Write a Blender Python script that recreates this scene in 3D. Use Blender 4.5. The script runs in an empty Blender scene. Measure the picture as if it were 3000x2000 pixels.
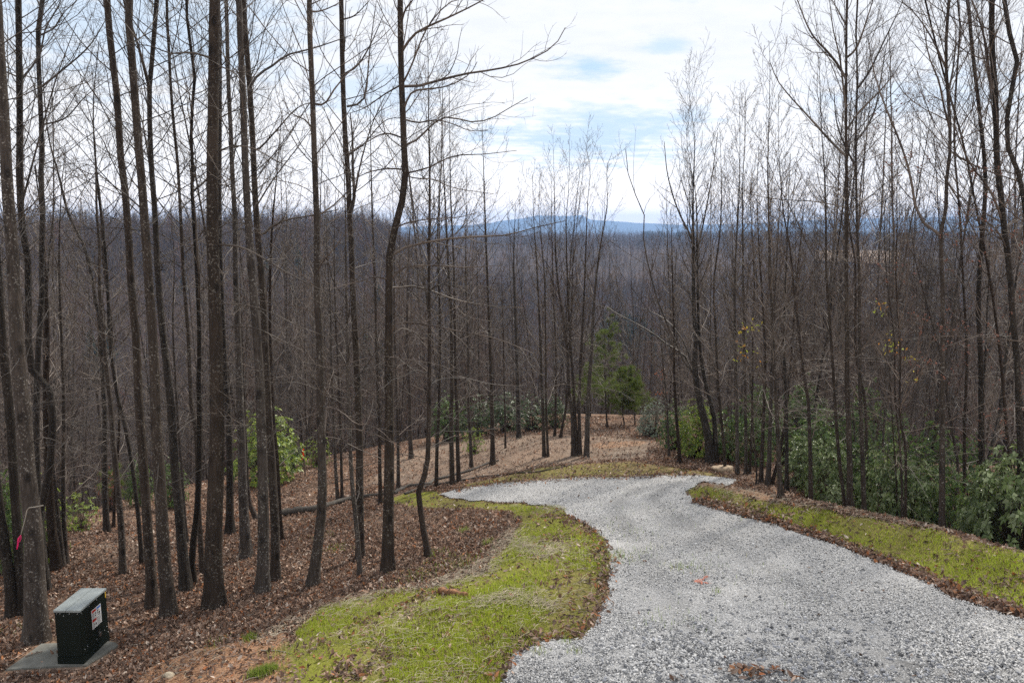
import bpy, math, random
import numpy as np
from mathutils import Vector, noise as mnoise
C = bpy.context
SC = C.scene
R = math.radians
rng = np.random.default_rng(11)

# ------------------------------------------------------------------ camera
F = 1829.33                       # focal length in units of a 2352 px wide frame (28 mm lens)
PIT = math.atan(254 / F)
CZ = 4.0
CP, SP = math.cos(PIT), math.sin(PIT)
cam = bpy.data.cameras.new('camera'); cam.lens = 28; cam.sensor_width = 36
cam.clip_start = .1; cam.clip_end = 20000
camo = bpy.data.objects.new('camera', cam); SC.collection.objects.link(camo)
camo.location = (0, 0, CZ); camo.rotation_euler = (math.pi / 2 - PIT, 0, 0)
SC.camera = camo

# ------------------------------------------------------------------ light
SUN_AZ, SUN_EL = 40, 46           # sun high ahead and to the right, behind thin cloud
world = bpy.data.worlds.new("World"); SC.world = world; world.use_nodes = True
def nd(nt, t, **kw):
    n = nt.nodes.new(t)
    for k, v in kw.items():
        if k.startswith('i_'):
            n.inputs[k[2:].replace('_', ' ')].default_value = v
        else: setattr(n, k, v)
    return n
def math_(nt, op, a, b=None, c=None, clamp=False):
    n = nt.nodes.new('ShaderNodeMath'); n.operation = op; n.use_clamp = clamp
    for i, v in enumerate((a, b, c)):
        if v is None: continue
        if hasattr(v, 'links'): nt.links.new(v, n.inputs[i])
        else: n.inputs[i].default_value = v
    return n.outputs[0]
def mix_(nt, f, a, b, bt='MIX'):
    n = nt.nodes.new('ShaderNodeMix'); n.data_type = 'RGBA'; n.blend_type = bt
    for s, v in ((n.inputs['Factor'], f), (n.inputs[6], a), (n.inputs[7], b)):
        if hasattr(v, 'links'): nt.links.new(v, s)
        else: s.default_value = v if not isinstance(v, tuple) else (*v, 1)[:4]
    return n.outputs[2]
def ramp_(nt, f, lo, hi):
    n = nt.nodes.new('ShaderNodeMapRange'); n.interpolation_type = 'SMOOTHSTEP'
    nt.links.new(f, n.inputs[0]); n.inputs[1].default_value = lo; n.inputs[2].default_value = hi
    return n.outputs[0]
SKY_GAIN = .083
def build_sky():
    nt = world.node_tree; nt.nodes.clear()
    out = nd(nt, 'ShaderNodeOutputWorld'); bg = nd(nt, 'ShaderNodeBackground'); bg.inputs[1].default_value = SKY_GAIN
    nt.links.new(bg.outputs[0], out.inputs[0])
    sky = nd(nt, 'ShaderNodeTexSky'); sky.sky_type = 'NISHITA'; sky.sun_disc = False
    sky.sun_elevation = R(SUN_EL); sky.sun_rotation = R(SUN_AZ)
    geo = nd(nt, 'ShaderNodeTexCoord')
    sx = nd(nt, 'ShaderNodeSeparateXYZ'); nt.links.new(geo.outputs['Generated'], sx.inputs[0])
    x, y, z = sx.outputs
    zz = math_(nt, 'MAXIMUM', math_(nt, 'ADD', z, .06), .02)
    u = math_(nt, 'DIVIDE', x, zz); v = math_(nt, 'DIVIDE', y, zz)
    cb = nd(nt, 'ShaderNodeCombineXYZ'); nt.links.new(u, cb.inputs[0]); nt.links.new(v, cb.inputs[1])
    n1 = nd(nt, 'ShaderNodeTexNoise'); n1.inputs['Scale'].default_value = 1.5; n1.inputs['Detail'].default_value = 9
    n1.inputs['Roughness'].default_value = .62; n1.inputs['Distortion'].default_value = .3
    nt.links.new(cb.outputs[0], n1.inputs['Vector'])
    n2 = nd(nt, 'ShaderNodeTexNoise'); n2.inputs['Scale'].default_value = 6; n2.inputs['Detail'].default_value = 6
    n2.inputs['Roughness'].default_value = .6
    nt.links.new(cb.outputs[0], n2.inputs['Vector'])
    az = math_(nt, 'ARCTAN2', x, y)
    el = math_(nt, 'ARCSINE', z)
    wob = math_(nt, 'MULTIPLY', math_(nt, 'SUBTRACT', n1.outputs[0], .5), 2.2)
    wob2 = math_(nt, 'MULTIPLY', math_(nt, 'SUBTRACT', n2.outputs[0], .5), 1.6)
    holes = None
    # gaps of blue in the cloud deck: (azimuth, elevation, half width, half height, depth) in degrees
    for a, e, w, h, g in ((5.5, 6.6, 7.5, 2.1, .88), (5.6, 11.0, 2.8, .75, 1.0), (10.5, 12.2, 2.0, .6, .7), (12.4, 15.3, 2.5, .5, .5),
                          (-24, 12.5, 11, 4.0, .6), (-9, 9.5, 5, 2.0, .55), (26, 8.2, 7, 1.6, .5), (29, 14.5, 3.5, 1.1, .8), (-30, 16, 8, 3, .5), (20, 24, 14, 4, .6), (-10, 30, 16, 5, .6)):
        da = math_(nt, 'DIVIDE', math_(nt, 'SUBTRACT', az, R(a)), R(w))
        de = math_(nt, 'DIVIDE', math_(nt, 'SUBTRACT', el, R(e)), R(h))
        r = math_(nt, 'SQRT', math_(nt, 'ADD', math_(nt, 'MULTIPLY', da, da), math_(nt, 'MULTIPLY', de, de)))
        r = math_(nt, 'ADD', math_(nt, 'ADD', r, wob), wob2)
        m = math_(nt, 'MULTIPLY', math_(nt, 'SUBTRACT', 1, ramp_(nt, r, .25, 1.35)), g)
        holes = m if holes is None else math_(nt, 'MAXIMUM', holes, m)
    skc = mix_(nt, .78, sky.outputs[0], (6.0, 8.0, 10.1))       # thin high veil over the blue
    shade = ramp_(nt, n2.outputs[0], .2, .75)
    cl = mix_(nt, shade, (8.8, 9.0, 9.4), (9.7, 9.7, 9.75))
    # horizon a little brighter than overhead
    hz = math_(nt, 'SUBTRACT', 1, ramp_(nt, z, -.02, .22))
    cl = mix_(nt, hz, cl, (15.5, 14.6, 13.4))
    cl = mix_(nt, math_(nt, 'SUBTRACT', 1, ramp_(nt, z, .005, .075)), cl, (24, 20.5, 16.5))
    col = mix_(nt, holes, cl, skc)
    below = ramp_(nt, z, -.05, 0.0)
    col = mix_(nt, below, (1.2, 1.1, 1.0), col)
    nt.links.new(col, bg.inputs[0])
build_sky()
sl = bpy.data.lights.new('sun', 'SUN'); sl.energy = 4.2; sl.angle = R(5); sl.color = (1, .93, .82)
so = bpy.data.objects.new('sun', sl); SC.collection.objects.link(so)
so.rotation_euler = Vector((-math.sin(R(SUN_AZ)) * math.cos(R(SUN_EL)), -math.cos(R(SUN_AZ)) * math.cos(R(SUN_EL)), -math.sin(R(SUN_EL)))).to_track_quat('-Z', 'Y').to_euler()
SC.view_settings.view_transform = 'Standard'; SC.view_settings.look = 'None'
SC.view_settings.exposure = .42; SC.view_settings.gamma = 1
SC.cycles.max_bounces = 6; SC.cycles.diffuse_bounces = 3; SC.cycles.transparent_max_bounces = 8
SC.cycles.volume_bounces = 0
SC.cycles.use_denoising = False          # the grain of the samples reads as film grain, thin twigs stay crisp
SC.cycles.sample_clamp_direct = 4.0; SC.cycles.sample_clamp_indirect = 2.0
SC.cycles.denoising_input_passes = 'RGB_ALBEDO_NORMAL'
SC.cycles.use_adaptive_sampling = False

# ------------------------------------------------------------------ helpers
def tag(o, label=None, cat=None, group=None, kind=None):
    if label: o['label'] = label
    if cat: o['category'] = cat
    if group: o['group'] = group
    if kind: o['kind'] = kind
    return o
def link(o): SC.collection.objects.link(o); return o
def empty(name, loc, label, cat, group=None):
    o = bpy.data.objects.new(name, None); o.location = loc; o.empty_display_size = .2; link(o)
    return tag(o, label, cat, group)
def mesh_np(name, V, Fc, mat, smooth=True, attr=None):
    """V (n,3); Fc: int array (m,3|4) or list of such arrays"""
    me = bpy.data.meshes.new(name)
    Fs = [f for f in (Fc if isinstance(Fc, list) else [Fc]) if len(f)]
    me.vertices.add(len(V)); me.vertices.foreach_set('co', np.asarray(V, np.float32).ravel())
    tot = np.concatenate([np.full(len(f), f.shape[1], np.int32) for f in Fs])
    idx = np.concatenate([np.asarray(f, np.int32).ravel() for f in Fs])
    me.loops.add(len(idx)); me.loops.foreach_set('vertex_index', idx)
    me.polygons.add(len(tot)); st = np.zeros(len(tot), np.int32); st[1:] = np.cumsum(tot)[:-1]
    me.polygons.foreach_set('loop_start', st)
    try: me.polygons.foreach_set('loop_total', tot)
    except Exception: pass
    me.polygons.foreach_set('use_smooth', np.full(len(tot), smooth, bool))
    if attr is not None:
        for k, a in attr.items():
            a = np.asarray(a, np.float32)
            if a.ndim == 2:
                at = me.color_attributes.new(k, 'FLOAT_COLOR', 'POINT')
                c = np.ones((len(V), 4), np.float32); c[:, :a.shape[1]] = a
                at.data.foreach_set('color', c.ravel())
            else:
                at = me.attributes.new(k, 'FLOAT', 'POINT'); at.data.foreach_set('value', a)
    me.update(calc_edges=True)
    for m in (mat if isinstance(mat, (list, tuple)) else [mat]): me.materials.append(m)
    return me
def obj(name, me, parent=None, loc=None):
    o = bpy.data.objects.new(name, me); link(o)
    if parent: o.parent = parent
    if loc is not None: o.location = loc
    return o
def nrm(v): return v / np.maximum(np.linalg.norm(v, axis=-1, keepdims=True), 1e-9)
def tubes(P, Rad, S=3, cap=False):
    """P (N,K,3), Rad (N,K) -> verts, quads"""
    N, K, _ = P.shape
    if N == 0: return np.zeros((0, 3)), np.zeros((0, 4), int)
    T = np.gradient(P, axis=1); T = nrm(T)
    mt = nrm(T.mean(axis=1)); ref = np.where(np.abs(mt[:, 2:3]) > .8, np.array([[1., 0, 0]]), np.array([[0, 0, 1.]]))
    ref = np.repeat(ref[:, None], K, 1)
    A = nrm(np.cross(T, ref)); B = np.cross(T, A)
    th = np.arange(S) * 2 * np.pi / S
    V = P[:, :, None] + Rad[:, :, None, None] * (np.cos(th)[None, None, :, None] * A[:, :, None] + np.sin(th)[None, None, :, None] * B[:, :, None])
    base = np.arange(N)[:, None, None] * K * S + np.arange(K - 1)[None, :, None] * S
    s = np.arange(S)[None, None]; s2 = (s + 1) % S
    Q = np.stack([base + s, base + s2, base + S + s2, base + S + s], -1).reshape(-1, 4)
    return V.reshape(-1, 3), Q
class MB:
    def __init__(s): s.V = []; s.Q = []; s.T = []; s.n = 0; s.A = []
    def add(s, V, Fc, a=None):
        V = np.asarray(V, float); Fc = np.asarray(Fc, int)
        if len(V) == 0: return s
        if len(Fc): (s.T if Fc.shape[1] == 3 else s.Q).append(Fc + s.n)
        s.V.append(V); s.n += len(V); s.A.append(np.zeros((len(V), 3)) if a is None else a)
        return s
    def tube(s, P, Rad, S=3): return s.add(*tubes(P, Rad, S))
    def mesh(s, name, mat, smooth=True, col=False):
        V = np.concatenate(s.V); Fs = []
        if s.Q: Fs.append(np.concatenate(s.Q))
        if s.T: Fs.append(np.concatenate(s.T))
        return mesh_np(name, V, Fs, mat, smooth, {'Col': np.concatenate(s.A)} if col else None)
def box_vf(x0, y0, z0, x1, y1, z1):
    V = [(x, y, z) for z in (z0, z1) for y in (y0, y1) for x in (x0, x1)]
    Q = [(0, 2, 3, 1), (4, 5, 7, 6), (0, 1, 5, 4), (2, 6, 7, 3), (0, 4, 6, 2), (1, 3, 7, 5)]
    return np.array(V, float), np.array(Q)
def smooth(a, b, x):
    t = np.clip((x - a) / (b - a), 0, 1); return t * t * (3 - 2 * t)
def spl(x, k=1.0): return np.logaddexp(0, x * k) / k
def vnoise(x, y, s, seed=0):
    """smooth value noise, vectorised"""
    x = np.asarray(x, float) * s + seed * 17.13; y = np.asarray(y, float) * s + seed * 5.71
    xi = np.floor(x); yi = np.floor(y); fx = x - xi; fy = y - yi
    fx = fx * fx * (3 - 2 * fx); fy = fy * fy * (3 - 2 * fy)
    def h(a, b):
        v = np.sin(a * 127.1 + b * 311.7 + seed * 74.7) * 43758.5453
        return v - np.floor(v)
    return ((h(xi, yi) * (1 - fx) + h(xi + 1, yi) * fx) * (1 - fy) + (h(xi, yi + 1) * (1 - fx) + h(xi + 1, yi + 1) * fx) * fy) * 2 - 1
def fbm(x, y, s, o=4, seed=0):
    r = 0; a = 1; t = 0
    for i in range(o):
        r = r + a * vnoise(x, y, s * 2 ** i, seed + i * 3); t += a; a *= .5
    return r / t

# ------------------------------------------------------------------ terrain
BERM = None
PADZ = -1.42
def poly_dist(x, y, P):
    d = np.full(np.shape(x), 1e9)
    for (ax, ay), (bx, by) in zip(P[:-1], P[1:]):
        vx, vy = bx - ax, by - ay; t = np.clip(((x - ax) * vx + (y - ay) * vy) / (vx * vx + vy * vy), 0, 1)
        d = np.minimum(d, np.hypot(x - ax - t * vx, y - ay - t * vy))
    return d
def ground(x, y):
    x = np.asarray(x, float); y = np.asarray(y, float)
    yn = np.minimum(y, 220)
    base = .8 - .12 * yn - 1.5 * (1 - np.exp(-np.minimum(spl(.8 - x, 2), 60) / 5))
    xc = np.interp(y, [4, 6, 8, 10.56, 11.7, 12.7, 13.5, 14.5, 16, 20, 30], [11, 10.1, 9.0, 7.4, 6.75, 6.15, 5.5, 5.3, 5.8, 6.3, 7])
    base = base - 2.2 * (1 - np.exp(-.55 * np.minimum(spl(x - xc, 3), 60) / 2.2))
    base = base - 3.0 * (1 - np.exp(-.45 * np.minimum(spl(-10.8 - x, 3), 60) / 3.0))
    yc = np.interp(x, [-12, -10, -8, -4, 0, 5], [19.5, 21.5, 25, 29, 30, 30])
    base = base - .23 * np.minimum(spl(y - yc, 1), 140)
    if BERM is not None:
        d = poly_dist(x, y, BERM)
        base = base + .26 * np.exp(-(d / .62) ** 2)
        d2 = poly_dist(x, y, BANK)
        base = base + .12 * np.exp(-(d2 / .7) ** 2)
    dp = np.hypot((x + 5.75) / 1.0, (y - 9.6) / .75); kp = smooth(1.25, .75, dp); base = base * (1 - kp) + PADZ * kp
    near = base + .03 * fbm(x, y, .6, 3, 5) + .10 * fbm(x, y, .14, 2, 9) * smooth(9, 16, y)
    r = np.hypot(x, y); az = np.arctan2(x, np.maximum(y, 1e-3))
    wl = smooth(-.05, -.19, az)
    zl = np.interp(r, [0, 150, 380, 520, 800, 1500, 20000], [-48, -48, 0.5, -22, -22, -16, -16])
    zr = np.interp(r, [0, 170, 720, 900, 1500, 20000], [-50, -50, -16, -15, -15, -15])
    far = zl * wl + zr * (1 - wl) + 9 * fbm(x, y, .0055, 3, 2) * (1 - .75 * smooth(450, 800, r)) * smooth(160, 400, r) * (1 - .7 * smooth(900, 1500, r))
    k = smooth(110, 200, r) * (y > 0) 
    z = near * (1 - k) + far * k
    back = smooth(0, -60, y)
    return z * (1 - back) + .8 * back
def ray(px, py):
    u = (px - 1176) / F; v = (784 - py) / F
    return np.array([u, CP + v * SP, -SP + v * CP])
def hit(px, py):
    d = ray(px, py); t = np.arange(3, 90, .02)
    g = ground(d[0] * t, d[1] * t); i = int(np.argmax(CZ + d[2] * t < g))
    if i == 0: i = len(t) - 1
    return d * t[i] + np.array([0, 0, CZ])
def at(px, py, Y):
    d = ray(px, py); return d * (Y / d[1]) + np.array([0, 0, CZ])
def depth_scale(py, Y): return Y / ray(1176, py)[1] / F          # metres per pixel at that depth
_b = [(1610, 1140), (1700, 1158), (1800, 1178), (1900, 1200), (2000, 1222), (2165, 1262), (2352, 1325), (2650, 1440)]
_k = [(1220, 1190), (1290, 1230), (1290, 1300), (1200, 1360), (1000, 1430), (800, 1500), (700, 1600)]
_bw = [hit(*p)[:2] for p in _b]; _kw = [hit(*p)[:2] for p in _k]
BERM, BANK = _bw, _kw
def wpoly(pts): return np.array([hit(*p)[:2] for p in pts])
def inpoly(x, y, P):
    c = np.zeros(np.shape(x), bool); j = len(P) - 1
    for i in range(len(P)):
        xi, yi = P[i]; xj, yj = P[j]
        if yi != yj: c ^= ((yi > y) != (yj > y)) & (x < (xj - xi) * (y - yi) / (yj - yi) + xi)
        j = i
    return c
def edge_wobble(x, y, a=.07, s=2.2, seed=1):
    return x + a * fbm(x, y, s, 4, seed), y + a * fbm(x, y, s, 4, seed + 40)
GRAVEL = wpoly([(1050, 1750), (1150, 1568), (1190, 1500), (1260, 1470), (1340, 1465), (1375, 1420), (1395, 1350), (1402, 1290), (1385, 1250), (1350, 1210), (1310, 1188), (1285, 1172), (1200, 1158), (1100, 1152), (1030, 1146), (1000, 1137), (1050, 1125), (1130, 1112), (1250, 1104), (1400, 1098), (1500, 1093), (1600, 1091), (1700, 1103), (1690, 1110), (1600, 1121), (1576, 1136), (1600, 1155), (1680, 1180), (1780, 1207), (1900, 1247), (2000, 1285), (2100, 1327), (2200, 1377), (2352, 1427), (2500, 1475), (2900, 1750)])
GR_LEFT = wpoly([(690, 1720), (665, 1568), (655, 1500), (685, 1440), (730, 1400), (860, 1362), (1000, 1352), (1110, 1315), (1150, 1270), (1195, 1200), (1170, 1165), (1290, 1168), (1315, 1190), (1350, 1210), (1390, 1250), (1405, 1290), (1395, 1350), (1375, 1420), (1340, 1465), (1260, 1475), (1190, 1500), (1150, 1568), (1040, 1750)])
GR_TIP = wpoly([(870, 1152), (930, 1133), (1000, 1128), (1030, 1143), (1100, 1152), (1290, 1168), (1200, 1175), (1100, 1166), (980, 1168), (920, 1158)])
GR_FAR = wpoly([(1050, 1125), (1060, 1112), (1150, 1095), (1300, 1070), (1450, 1058), (1560, 1075), (1700, 1098), (1600, 1092), (1500, 1093), (1400, 1098), (1250, 1104), (1130, 1112)])
GR_RIGHT = wpoly([(1576, 1134), (1600, 1119), (1660, 1127), (1720, 1147), (1800, 1165), (1850, 1168), (2000, 1190), (2165, 1224), (2352, 1274), (2600, 1330), (2650, 1480), (2352, 1412), (2200, 1358), (2100, 1312), (2000, 1272), (1900, 1236), (1780, 1200), (1680, 1174), (1600, 1152)])
CLAY = wpoly([(250, 1700), (300, 1568), (340, 1530), (450, 1492), (560, 1468), (650, 1452), (680, 1568), (640, 1720)])
CLAY2 = wpoly([(1600, 1118), (1680, 1112), (1760, 1135), (1820, 1160), (1700, 1140), (1640, 1124)])
PALE = wpoly([(850, 1110), (900, 1050), (1000, 1015), (1300, 1000), (1500, 1010), (1480, 1050), (1300, 1066), (1150, 1090), (1000, 1118)])
PALE2 = wpoly([(1390, 1040), (1470, 1028), (1500, 1040), (1480, 1056), (1400, 1055)])
CLAY3 = wpoly([(1360, 1025), (1380, 1015), (1480, 1012), (1470, 1024), (1380, 1030)])
# ------------------------------------------------------------------ materials
def mat_new(name):
    m = bpy.data.materials.new(name); m.use_nodes = True
    nt = m.node_tree; p = nt.nodes['Principled BSDF']; p.inputs['Roughness'].default_value = .85
    p.inputs['Specular IOR Level'].default_value = .25
    return m, nt, p
def m_bark(name, dark, mid, pale, sc=1.0, furrow=.5, scars=True, rough=.8):
    m, nt, p = mat_new(name)
    tc = nd(nt, 'ShaderNodeTexCoord')
    mp = nd(nt, 'ShaderNodeMapping'); mp.inputs['Scale'].default_value = (22 * sc, 22 * sc, 3.2 * sc); nt.links.new(tc.outputs['Object'], mp.inputs[0])
    n1 = nd(nt, 'ShaderNodeTexNoise'); n1.inputs['Scale'].default_value = 1.6; n1.inputs['Detail'].default_value = 8; n1.inputs['Roughness'].default_value = .65
    nt.links.new(mp.outputs[0], n1.inputs['Vector'])
    n2 = nd(nt, 'ShaderNodeTexNoise'); n2.inputs['Scale'].default_value = 1.3 * sc; n2.inputs['Detail'].default_value = 5; nt.links.new(tc.outputs['Object'], n2.inputs['Vector'])
    f = math_(nt, 'ADD', math_(nt, 'MULTIPLY', n1.outputs[0], .65), math_(nt, 'MULTIPLY', n2.outputs[0], .35))
    col = mix_(nt, ramp_(nt, f, .36, .64), dark, mid)
    n3 = nd(nt, 'ShaderNodeTexNoise'); n3.inputs['Scale'].default_value = 38 * sc; n3.inputs['Detail'].default_value = 3; nt.links.new(tc.outputs['Object'], n3.inputs['Vector'])
    n4 = nd(nt, 'ShaderNodeTexNoise'); n4.inputs['Scale'].default_value = 3.5 * sc; n4.inputs['Detail'].default_value = 2; nt.links.new(tc.outputs['Object'], n4.inputs['Vector'])
    lich = math_(nt, 'MULTIPLY', ramp_(nt, n3.outputs[0], .57, .66), ramp_(nt, n4.outputs[0], .38, .55))
    col = mix_(nt, math_(nt, 'MULTIPLY', lich, .75), col, pale)
    mps = nd(nt, 'ShaderNodeMapping'); mps.inputs['Scale'].default_value = (5 * sc, 5 * sc, 2.6 * sc); nt.links.new(tc.outputs['Object'], mps.inputs[0])
    if scars:
        vo = nd(nt, 'ShaderNodeTexVoronoi'); vo.inputs['Scale'].default_value = 1.0; nt.links.new(mps.outputs[0], vo.inputs['Vector'])
        sc_ = math_(nt, 'SUBTRACT', 1, ramp_(nt, vo.outputs['Distance'], .10, .26))
        col = mix_(nt, math_(nt, 'MULTIPLY', sc_, .8), col, tuple(c * .35 for c in dark))
    # occasional darker wet bands round the stem
    wv = nd(nt, 'ShaderNodeTexNoise'); wv.inputs['Scale'].default_value = 1.0; wv.inputs['Detail'].default_value = 2
    mpw = nd(nt, 'ShaderNodeMapping'); mpw.inputs['Scale'].default_value = (1, 1, 3.2); nt.links.new(tc.outputs['Object'], mpw.inputs[0]); nt.links.new(mpw.outputs[0], wv.inputs['Vector'])
    oi = nd(nt, 'ShaderNodeObjectInfo'); hv = nd(nt, 'ShaderNodeHueSaturation'); nt.links.new(col, hv.inputs['Color']); nt.links.new(math_(nt, 'ADD', math_(nt, 'MULTIPLY', oi.outputs['Random'], .75), .55), hv.inputs['Value']); nt.links.new(math_(nt, 'ADD', math_(nt, 'MULTIPLY', oi.outputs['Random'], -.6), 1.2), hv.inputs['Saturation']); col = hv.outputs[0]
    col = mix_(nt, math_(nt, 'MULTIPLY', ramp_(nt, wv.outputs[0], .5, .7), .45), col, tuple(c * .6 for c in dark))
    nt.links.new(col, p.inputs['Base Color']); p.inputs['Roughness'].default_value = rough
    bp = nd(nt, 'ShaderNodeBump'); bp.inputs['Strength'].default_value = furrow; bp.inputs['Distance'].default_value = .02
    nt.links.new(n1.outputs[0], bp.inputs['Height']); nt.links.new(bp.outputs[0], p.inputs['Normal'])
    return m
BARK = [m_bark('smooth_grey_bark', (.030, .022, .017), (.074, .056, .044), (.27, .25, .22)),
        m_bark('brown_bark', (.024, .016, .012), (.058, .040, .030), (.20, .18, .155), 1.2, .6),
        m_bark('furrowed_bark', (.013, .010, .008), (.052, .041, .033), (.17, .16, .14), 1.0, 1.0, False)]
def m_twig(name, a, b, rough=.55):
    m, nt, p = mat_new(name)
    tc = nd(nt, 'ShaderNodeTexCoord'); n = nd(nt, 'ShaderNodeTexNoise'); n.inputs['Scale'].default_value = 2.2; n.inputs['Detail'].default_value = 2
    nt.links.new(tc.outputs['Object'], n.inputs['Vector'])
    oi = nd(nt, 'ShaderNodeObjectInfo'); hv = nd(nt, 'ShaderNodeHueSaturation'); nt.links.new(mix_(nt, ramp_(nt, n.outputs[0], .35, .65), a, b), hv.inputs['Color']); nt.links.new(math_(nt, 'ADD', math_(nt, 'MULTIPLY', math_(nt, 'POWER', oi.outputs['Random'], 1.6), 1.25), .5), hv.inputs['Value'])
    nt.links.new(hv.outputs[0], p.inputs['Base Color']); p.inputs['Roughness'].default_value = rough
    p.inputs['Specular IOR Level'].default_value = .4
    return m
TWIG = [m_twig('grey_twig_bark', (.052, .041, .034), (.155, .130, .112)), m_twig('brown_twig_bark', (.045, .032, .026), (.135, .105, .086)),
        m_twig('reddish_twig_bark', (.07, .038, .03), (.13, .08, .066))]
FARTWIG = [m_twig('far_grey_twigs', (.074, .057, .048), (.13, .10, .086), .9), m_twig('far_brown_twigs', (.070, .047, .038), (.115, .078, .063), .9), m_twig('far_red_twigs', (.14, .058, .042), (.19, .09, .07), .9)]
def m_flat(name, col, rough=.8, spec=.3, var=0.0, vs=3.0, metal=0, bump=0, bs=60):
    m, nt, p = mat_new(name)
    tc = nd(nt, 'ShaderNodeTexCoord')
    if var:
        n = nd(nt, 'ShaderNodeTexNoise'); n.inputs['Scale'].default_value = vs; n.inputs['Detail'].default_value = 6; nt.links.new(tc.outputs['Object'], n.inputs['Vector'])
        nt.links.new(mix_(nt, ramp_(nt, n.outputs[0], .3, .7), tuple(c * (1 - var) for c in col), tuple(min(1, c * (1 + var)) for c in col)), p.inputs['Base Color'])
    else: p.inputs['Base Color'].default_value = (*col, 1)
    if bump:
        n = nd(nt, 'ShaderNodeTexNoise'); n.inputs['Scale'].default_value = bs; n.inputs['Detail'].default_value = 5; nt.links.new(tc.outputs['Object'], n.inputs['Vector'])
        bp = nd(nt, 'ShaderNodeBump'); bp.inputs['Strength'].default_value = bump; bp.inputs['Distance'].default_value = .01
        nt.links.new(n.outputs[0], bp.inputs['Height']); nt.links.new(bp.outputs[0], p.inputs['Normal'])
    p.inputs['Roughness'].default_value = rough; p.inputs['Specular IOR Level'].default_value = spec; p.inputs['Metallic'].default_value = metal
    return m
def m_col(name, rough=.7, trans=0.0, spec=.3, gain=1.0):
    """material that takes its colour from the mesh's own 'Col' attribute (a natural colour per leaf or stone, some shrub leaves with painted glints)"""
    m, nt, p = mat_new(name)
    a = nd(nt, 'ShaderNodeAttribute'); a.attribute_name = 'Col'
    nt.links.new(a.outputs['Color'], p.inputs['Base Color']); p.inputs['Roughness'].default_value = rough; p.inputs['Specular IOR Level'].default_value = spec
    if trans:
        tr = nd(nt, 'ShaderNodeBsdfTranslucent'); nt.links.new(mix_(nt, .5, a.outputs['Color'], (.35, .5, .05), 'ADD') if trans > .35 else a.outputs['Color'], tr.inputs[0])
        mx = nd(nt, 'ShaderNodeMixShader'); mx.inputs[0].default_value = min(trans, .5)
        nt.links.new(p.outputs[0], mx.inputs[1]); nt.links.new(tr.outputs[0], mx.inputs[2]); nt.links.new(mx.outputs[0], nt.nodes['Material Output'].inputs[0])
    return m
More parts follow.
